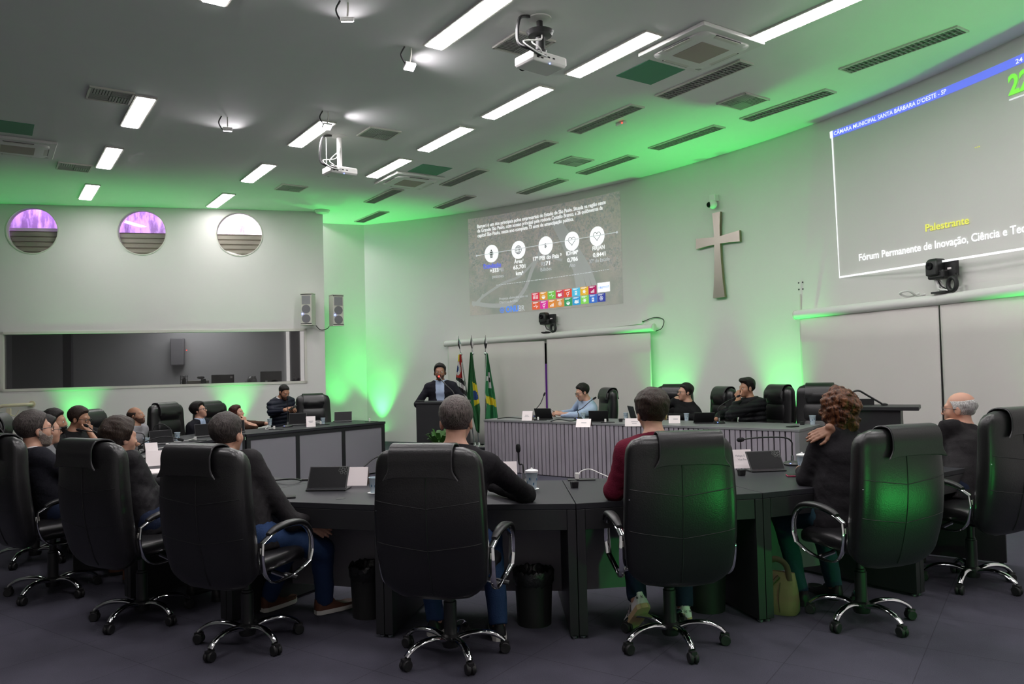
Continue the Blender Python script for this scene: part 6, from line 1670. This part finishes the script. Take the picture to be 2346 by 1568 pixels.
    sdf_mesh(jacket, lo, hi, res, {'maroon': 'sweater', 'lightblue': 'shirt', 'black': 'shirt', 'greysweat': 'sweatshirt', 'greyshirt': 'shirt'}.get(top, 'jacket'), tm, root, ix)
    if shirt:
        def sh(P):
            d = torso(P, .006) + wob(P, 12, .002)
            d = smin(d, cone(P, n - axis * .03 * s, n + up * .045 * s, .070 * s, .061 * s), .015)
            d = np.maximum(d, (P - nv(n + up * .046 * s)) @ nv(up)); d = np.maximum(d, -((P - nv(p)) @ nv(axis) - .0))
            if vneck: y = (P - nv(p + axis * TL)) @ nv(fr); x = np.abs((P - nv(n)) @ nv(lat)); d = np.maximum(d, -np.maximum(np.maximum(x - .016, (-(P - nv(n + up * .01)) @ nv(up))), -y + .03) * 1.0) if False else d
            return d
        sdf_mesh(sh, lo, hi, res, 'inner_shirt', CL[shirt], root)
    if legs:
        def tr(P):
            d = smin(leg(P, .012, 1.0), cone(P, p, p + axis * .08, .128 * s * sw, .120 * s * sw, .70), .04) + wob(P, 13, .004)
            for k in 'LR':
                a, e, w_ = KN[k]; dv = norm(w_ - e); d = np.where(((P - nv(w_)) ** 2).sum(1) < .13 ** 2, np.maximum(d, (P - nv(w_ + dv * .012)) @ nv(dv)), d)
            return d
        sdf_mesh(tr, lo, hi, res * 1.1, 'trousers', CL[legs], root)
    if shoe:
        for k in 'LR':
            a = KN[k][2]; dr, heel = (shoe.get(k) or (0, 0))[:2]
            f_ = nv((math.sin(R_(dr)), math.cos(R_(dr)), 0)); Mx = Matrix.Rotation(R_(-dr), 4, 'Z') @ Matrix.Rotation(R_(-heel), 4, 'X')
            org = Vector(a) - Mx @ Vector((0, -.02, .09))
            if not heel: org.z = max(org.z, 0)
            e = bpy.data.objects.new('shoe', None)
            z0 = .0
            def outline(zz, gr):
                return [Mx @ Vector(v) + org for v in [(w_ * sgn, y, zz) for (w_, y), sgn in [((gr * .040, -.062), 1), ((gr * .046, .0), 1), ((gr * .050, .10), 1), ((gr * .044, .17), 1), ((gr * .018, .205), 1), ((gr * .018, .205), -1), ((gr * .044, .17), -1), ((gr * .046, .10), -1), ((gr * .042, .0), -1), ((gr * .040, -.062), -1), ((gr * .020, -.082), -1), ((gr * .020, -.082), 1)]]]
            up_ = MB()
            rings = []
            for zz, gr, yc in ((.026, .98, 0), (.045, .98, 0), (.062, .90, -.2), (.080, .72, -.9), (.098, .62, -1.0)):
                ring = []
                for (w_, y), sgn in [((.040, -.062), 1), ((.046, .0), 1), ((.050, .10), 1), ((.044, .17), 1), ((.018, .205), 1), ((.018, .205), -1), ((.044, .17), -1), ((.046, .10), -1), ((.042, .0), -1), ((.040, -.062), -1), ((.020, -.082), -1), ((.020, -.082), 1)]:
                    yy = y if y < .02 else y + (.035 - y) * min(1, -yc) * .95
                    ring.append(Mx @ Vector((w_ * gr * sgn, yy, zz - max(0, y - .05) * .18 * (zz > .05))) + org)
                rings.append(ring)
            sho = up_.loft(rings).build('shoe', shoe['m'][0], root, angle=1.2)
            so = MB().loft([outline(.0, 1.0), outline(.012, 1.06), outline(.028, 1.04)]).build('sole', shoe['m'][1], sho, angle=.6)
            if shoe.get('sock'):
                MB().tube([Mx @ Vector((0, -.03, .08)) + org, Vector(a) + Vector((0, 0, .05))], .040).build('sock', shoe['sock'], sho)
            if shoe.get('text'):
                vs, fs, w0 = text_mesh(shoe['text'], .02)
                tx = MB().add([Mx @ Vector(((u - .5) * .066, -.0815 + .010 * abs(u - .5) * 2 - .003, .060 + y * .017 / _capH)) + org for u, y in vs], fs); tx.build('lettering', M['frame_black'], sho, smooth=False)
                st_ = MB()
                for j in range(3):
                    y0 = .02 + .028 * j
                    for sx in (-1, 1):
                        st_.add([Mx @ Vector(v) + org for v in ((sx * .0475, y0, .03), (sx * .0485, y0 + .012, .03), (sx * .040, y0 + .0 , .068), (sx * .040, y0 - .012, .068))], [(0, 1, 2, 3)])
                st_.build('stripes', M['frame_black'], sho, smooth=False)
    return root

def Hd(px, py, D): return aty(px, py, D)
Q = 1.0
# ---- near row
E4 = Vector((.06, 4.66, .835))
person('person in a black jacket with short greying hair, seen from behind in the centre chair', Hd(1046, 966, 4.45), (-.37, 4.36, .60), 82, (84, -4, 0), 'blackjacket', 'light', ('short', 'grey'), 1.0, 1.07, arms={'R': (E4, (-.16, 4.98, .84)), 'L': ((-.72, 4.70, .83), (-.45, 4.98, .84))}, res=.008 * Q, wide=1.08, legs='jeans', shoe={'m': (M['shoe_black'], M['sole_white']), 'L': (10, 0), 'R': (-15, 0)}, feet={'R': (-.12, 4.62, .09), 'L': (-.50, 4.72, .09)}, knees={'R': (-.16, 4.80, .56), 'L': (-.55, 4.80, .56)})
person('person in a maroon sweater and white sneakers with three stripes', Hd(1493, 948, 4.70), (.87, 4.50, .60), 92, (92, -6, 0), 'maroon', 'light', ('full', 'brown'), 1.0, 1.02, arms={'L': ((.585, 4.66, .835), (.72, 5.02, .83)), 'R': ((1.16, 4.72, .83), (.98, 5.02, .83))}, res=.008 * Q, legs='darkjeans', shoe={'m': (M['shoe_white'], M['sole_gum']), 'L': (-14, 42), 'R': (3, 0), 'text': 'adidas'}, feet={'L': (.70, 4.62, .215), 'R': (1.01, 4.80, .115)}, knees={'L': (.72, 4.92, .55), 'R': (1.02, 4.94, .56)})
kn3 = aty(738, 1258, 4.98)
person('person in a charcoal jacket and blue jeans, hand on knee, brown shoes', Hd(521, 996, 4.80), (-1.60, 4.66, .59), 68, (76, 4, 0), 'greyjacket', 'light', ('short', 'saltdark'), 1.0, 1.02, arms={'R': (aty(668, 1195, 4.72), aty(703, 1193, 4.85)), 'L': ((-1.92, 4.85, .80), (-1.65, 5.05, .80))}, hands={'R': ((.25, .07, -.19), (.2, -.78, .5), .06)}, res=.008 * Q, bodyres=.0055 * Q, legs='jeans', shoe={'m': (M['shoe_brown'], M['sole_white']), 'R': (28, 0), 'L': (10, 0), 'sock': M['sock_white']}, feet={'R': atz(728, 1412, 0) + Vector((.03, .05, .095)), 'L': atz(612, 1405, 0) + Vector((0, .05, .095))}, knees={'R': kn3, 'L': (-1.42, 5.0, .56)})
person('person with wavy dark hair in a black leather jacket, left row', Hd(275, 1004, 5.32), (-2.47, 5.22, .58), 58, (58, 0, 0), 'leatherjacket', 'light', ('wavy', 'brown'), 1.0, 1.03, arms={'R': (aty(352, 1132, 5.25), (-2.02, 5.55, .80)), 'L': ((-2.55, 5.62, .82), (-2.25, 5.72, .80))}, res=.009 * Q, shirt='lightblue', legs='darkjeans', shoe={'m': (M['shoe_black'], M['shoe_black']), 'R': (0, 0), 'L': (0, 0)})
person('person with a grey beard and black glasses in a dark suit, far left', Hd(80, 985, 5.85), (-3.42, 5.84, .58), 48, (52, 5, 0), 'navysuit', 'light', ('short', 'saltdark'), 1.0, 1.10, arms={'R': ((-3.08, 5.80, .76), (-2.98, 6.1, .80)), 'L': ((-3.55, 6.25, .80), (-3.2, 6.35, .80))}, res=.009 * Q, shirt='white', beard=('stubble', 'salt'), glasses=True, legs='darkjeans', shoe={'m': (M['shoe_brown'], M['shoe_black']), 'R': (0, 0), 'L': (0, 0)})
person('person in a grey shirt and glasses, mostly hidden behind the grey-bearded man', Hd(107, 986, 6.75), (-4.12, 6.86, .57), 38, (42, 2, 0), 'greyshirt', 'light', ('short', 'black'), 1.0, 1.0, res=.011 * Q, glasses=True, legs='darkjeans')
person('person with curly auburn hair in a black blazer, hand on her shoulder', Hd(1915, 938, 5.08), (2.04, 4.92, .59), 110, (116, -4, 0), 'blackjacket', 'brown', ('curly', 'auburn'), .95, 1.02, arms={'L': (aty(1846, 1098, 5.02), (1.95, 5.35, .84)), 'R': (aty(1945, 1085, 5.20), aty(1902, 984, 4.925))}, hands={'R': ((-.36, -.04, -.12), (-.1, -.7, .6), .10)}, res=.008 * Q, bodyres=.0055 * Q, legs='teal', shoe={'m': (M['shoe_black'], M['shoe_black']), 'L': (0, 0), 'R': (0, 0)}, knees={'L': (1.78, 5.24, .54), 'R': (2.05, 5.30, .54)}, feet={'L': (1.84, 5.12, .09), 'R': (2.10, 5.22, .09)}, hem=.18)
person('older person with white hair, bald crown and glasses, in a dark jacket', Hd(2197, 938, 5.95), (3.24, 5.66, .57), 122, (138, 0, 0), 'greyjacket', 'light', ('crown', 'white'), 1.0, 1.04, arms={'L': (aty(2128, 1052, 5.95), (2.95, 6.25, .82)), 'R': ((3.62, 6.0, .80), (3.3, 6.4, .82))}, res=.009 * Q, glasses=True, wide=1.05, legs='darkjeans', shoe={'m': (M['shoe_brown'], M['shoe_black']), 'L': (0, 0), 'R': (0, 0)})
# ---- left side of the horseshoe
person('person with a thick dark beard, second behind the grey-bearded man', Hd(126, 966, 7.9), (-4.78, 8.02, .52), 10, (16, -3, 0), 'black', 'tan', ('short', 'black'), .98, 1.0, res=.011 * Q, beard=('full', 'black'), legs='darkjeans')
w_ = aty(206, 992, 8.62)
person('person in a black shirt resting his chin on his fist', Hd(182, 960, 8.8), (-5.0, 8.98, .52), 2, (4, -10, 0), 'black', 'tan', ('short', 'brown'), 1.0, 1.06, arms={'R': (aty(226, 1024, 8.45), w_), 'L': ((-4.55, 9.2, .80), (-4.3, 8.9, .80))}, hands={'R': ((-.06, .06, .35), (.6, -.3, .1), 1.05)}, res=.010 * Q, bodyres=.007 * Q, glasses=True, wide=1.18, sw=1.12, legs='darkjeans')
person('balding person in a grey and black sweatshirt, looking up', Hd(312, 953, 9.75), (-4.95, 9.84, .50), -6, (2, 12, 0), 'greysweat', 'tan', ('fringe', 'brown'), .94, .95, res=.011 * Q, split='darkcloth', beard=('stubble', 'stub'), legs='darkjeans')
person('person in a dark suit and light blue shirt, looking up with glasses', Hd(456, 941, 10.85), (-4.52, 10.92, .50), -10, (2, 15, 0), 'navysuit', 'light', ('full', 'black'), .94, .95, res=.011 * Q, shirt='lightblue', vneck=.35, glasses=True, legs='darkjeans')
person('person with long reddish hair at the left desk, chin on hand', Hd(543, 946, 11.55), (-4.22, 11.64, .48), -12, (0, 8, 0), 'brownknit', 'light', ('long', 'red'), .92, .95, arms={'R': ((-3.80, 11.40, .80), (-3.96, 11.48, .86)), 'L': ((-3.95, 11.88, .80), (-3.72, 11.70, .82))}, hands={'R': ((-.08, .04, .35), (.6, -.3, .1), .8)}, res=.011 * Q, bodyres=.009 * Q, legs='darkjeans')
hx = aty(660, 940, 12.25)
person('person standing in a navy puffer jacket, looking down at a phone', Hd(651, 899, 12.45), (-3.72, 12.55, .72), -38, (-36, -24, 0), 'puffer', 'tan', ('crop', 'black'), .98, .95, arms={'R': (aty(622, 945, 12.3), hx + Vector((-.06, 0, 0))), 'L': (aty(668, 950, 12.6), hx + Vector((.05, .10, -.01)))}, hands={'R': ((.28, -.05, .05), (-.2, -.5, .5), .7), 'L': ((.2, -.2, .06), (.4, .5, .4), .7)}, res=.010 * Q, bodyres=.008 * Q, puff=True, shirt='white', beard=('stubble', 'stub'), legs='darkjeans', standing=True, wide=.98)
t = thing('mobile_phone', 'black phone held by the standing man in the navy puffer jacket', 'phone', hx + Vector((.07, .0, .035)), R_(-40))
MB().box((0, 0, 0), (.075, .14, .009), 0, M=Matrix.Rotation(R_(25), 4, 'X')).build('case', M['black'], t, smooth=False, bevel=.002); MB().box((0, 0, .006), (.068, .13, .001), 0, M=Matrix.Rotation(R_(25), 4, 'X')).build('screen', M['screen'], t, smooth=False)
# ---- front
person('person in a dark suit and open light blue shirt, speaking at the lectern', Hd(1008, 853, 11.55), (-1.07, 11.62, .88), -90, (-88, 2, 0), 'navysuit', 'brown', ('short', 'black'), 1.0, 1.0, arms={'R': ((-1.42, 11.55, 1.06), (-1.28, 11.28, 1.08)), 'L': ((-.72, 11.55, 1.06), (-.86, 11.28, 1.08))}, res=.009 * Q, shirt='lightblue', vneck=.02, legs='darkjeans', standing=True, beard=('stubble', 'stub'))
hx = aty(1284, 949, 11.85)
person('person in a light blue shirt and glasses, reading a phone at the table', Hd(1334, 899, 12.05), (1.16, 12.34, .58), 196, (196, -16, 0), 'lightblue', 'light', ('short', 'black'), 1.0, 1.02, arms={'L': (aty(1322, 952, 11.8), hx), 'R': ((.95, 12.5, .84), hx + Vector((.02, .13, 0)))}, hands={'L': ((-.3, .03, .06), (-.1, -.5, .6), .6), 'R': ((-.3, -.03, .05), (0, .5, .6), .6)}, res=.010 * Q, bodyres=.008 * Q, glasses=True, legs='darkjeans')
t = thing('mobile_phone', 'phone held by the man in the light blue shirt', 'phone', hx + Vector((-.10, .05, .05)), R_(100))
MB().box((0, 0, 0), (.075, .14, .009), 0, M=Matrix.Rotation(R_(35), 4, 'X')).build('case', M['offwhite'], t, smooth=False, bevel=.002); MB().box((0, 0, .006), (.068, .13, .001), 0, M=Matrix.Rotation(R_(35), 4, 'X')).build('screen', M['screen'], t, smooth=False)
person('person in a black hoodie with glasses at the ribbed table, facing left', Hd(1570, 899, 11.2), (2.46, 11.48, .58), 215, (190, 2, 0), 'black', 'light', ('short', 'black'), 1.0, 1.0, arms={'L': (aty(1600, 958, 11.0), (2.15, 11.05, .84)), 'R': ((2.12, 11.6, .86), (2.0, 11.3, .84))}, res=.011 * Q, glasses=True, wide=1.05, legs='darkjeans')
hx = aty(1692, 915, 10.38)
person('person in a black puffer jacket with a quiff, hand at his mouth', Hd(1711, 890, 10.55), (3.24, 10.52, .58), 205, (192, 0, 0), 'bpuffer', 'tan', ('quiff', 'black'), 1.0, 1.0, arms={'L': (aty(1672, 952, 10.15), hx), 'R': ((2.85, 10.7, .85), (2.7, 10.4, .82))}, hands={'L': ((-.05, .10, .3), (-.5, -.5, .2), .75)}, res=.010 * Q, bodyres=.0075 * Q, puff=True, legs='darkjeans')
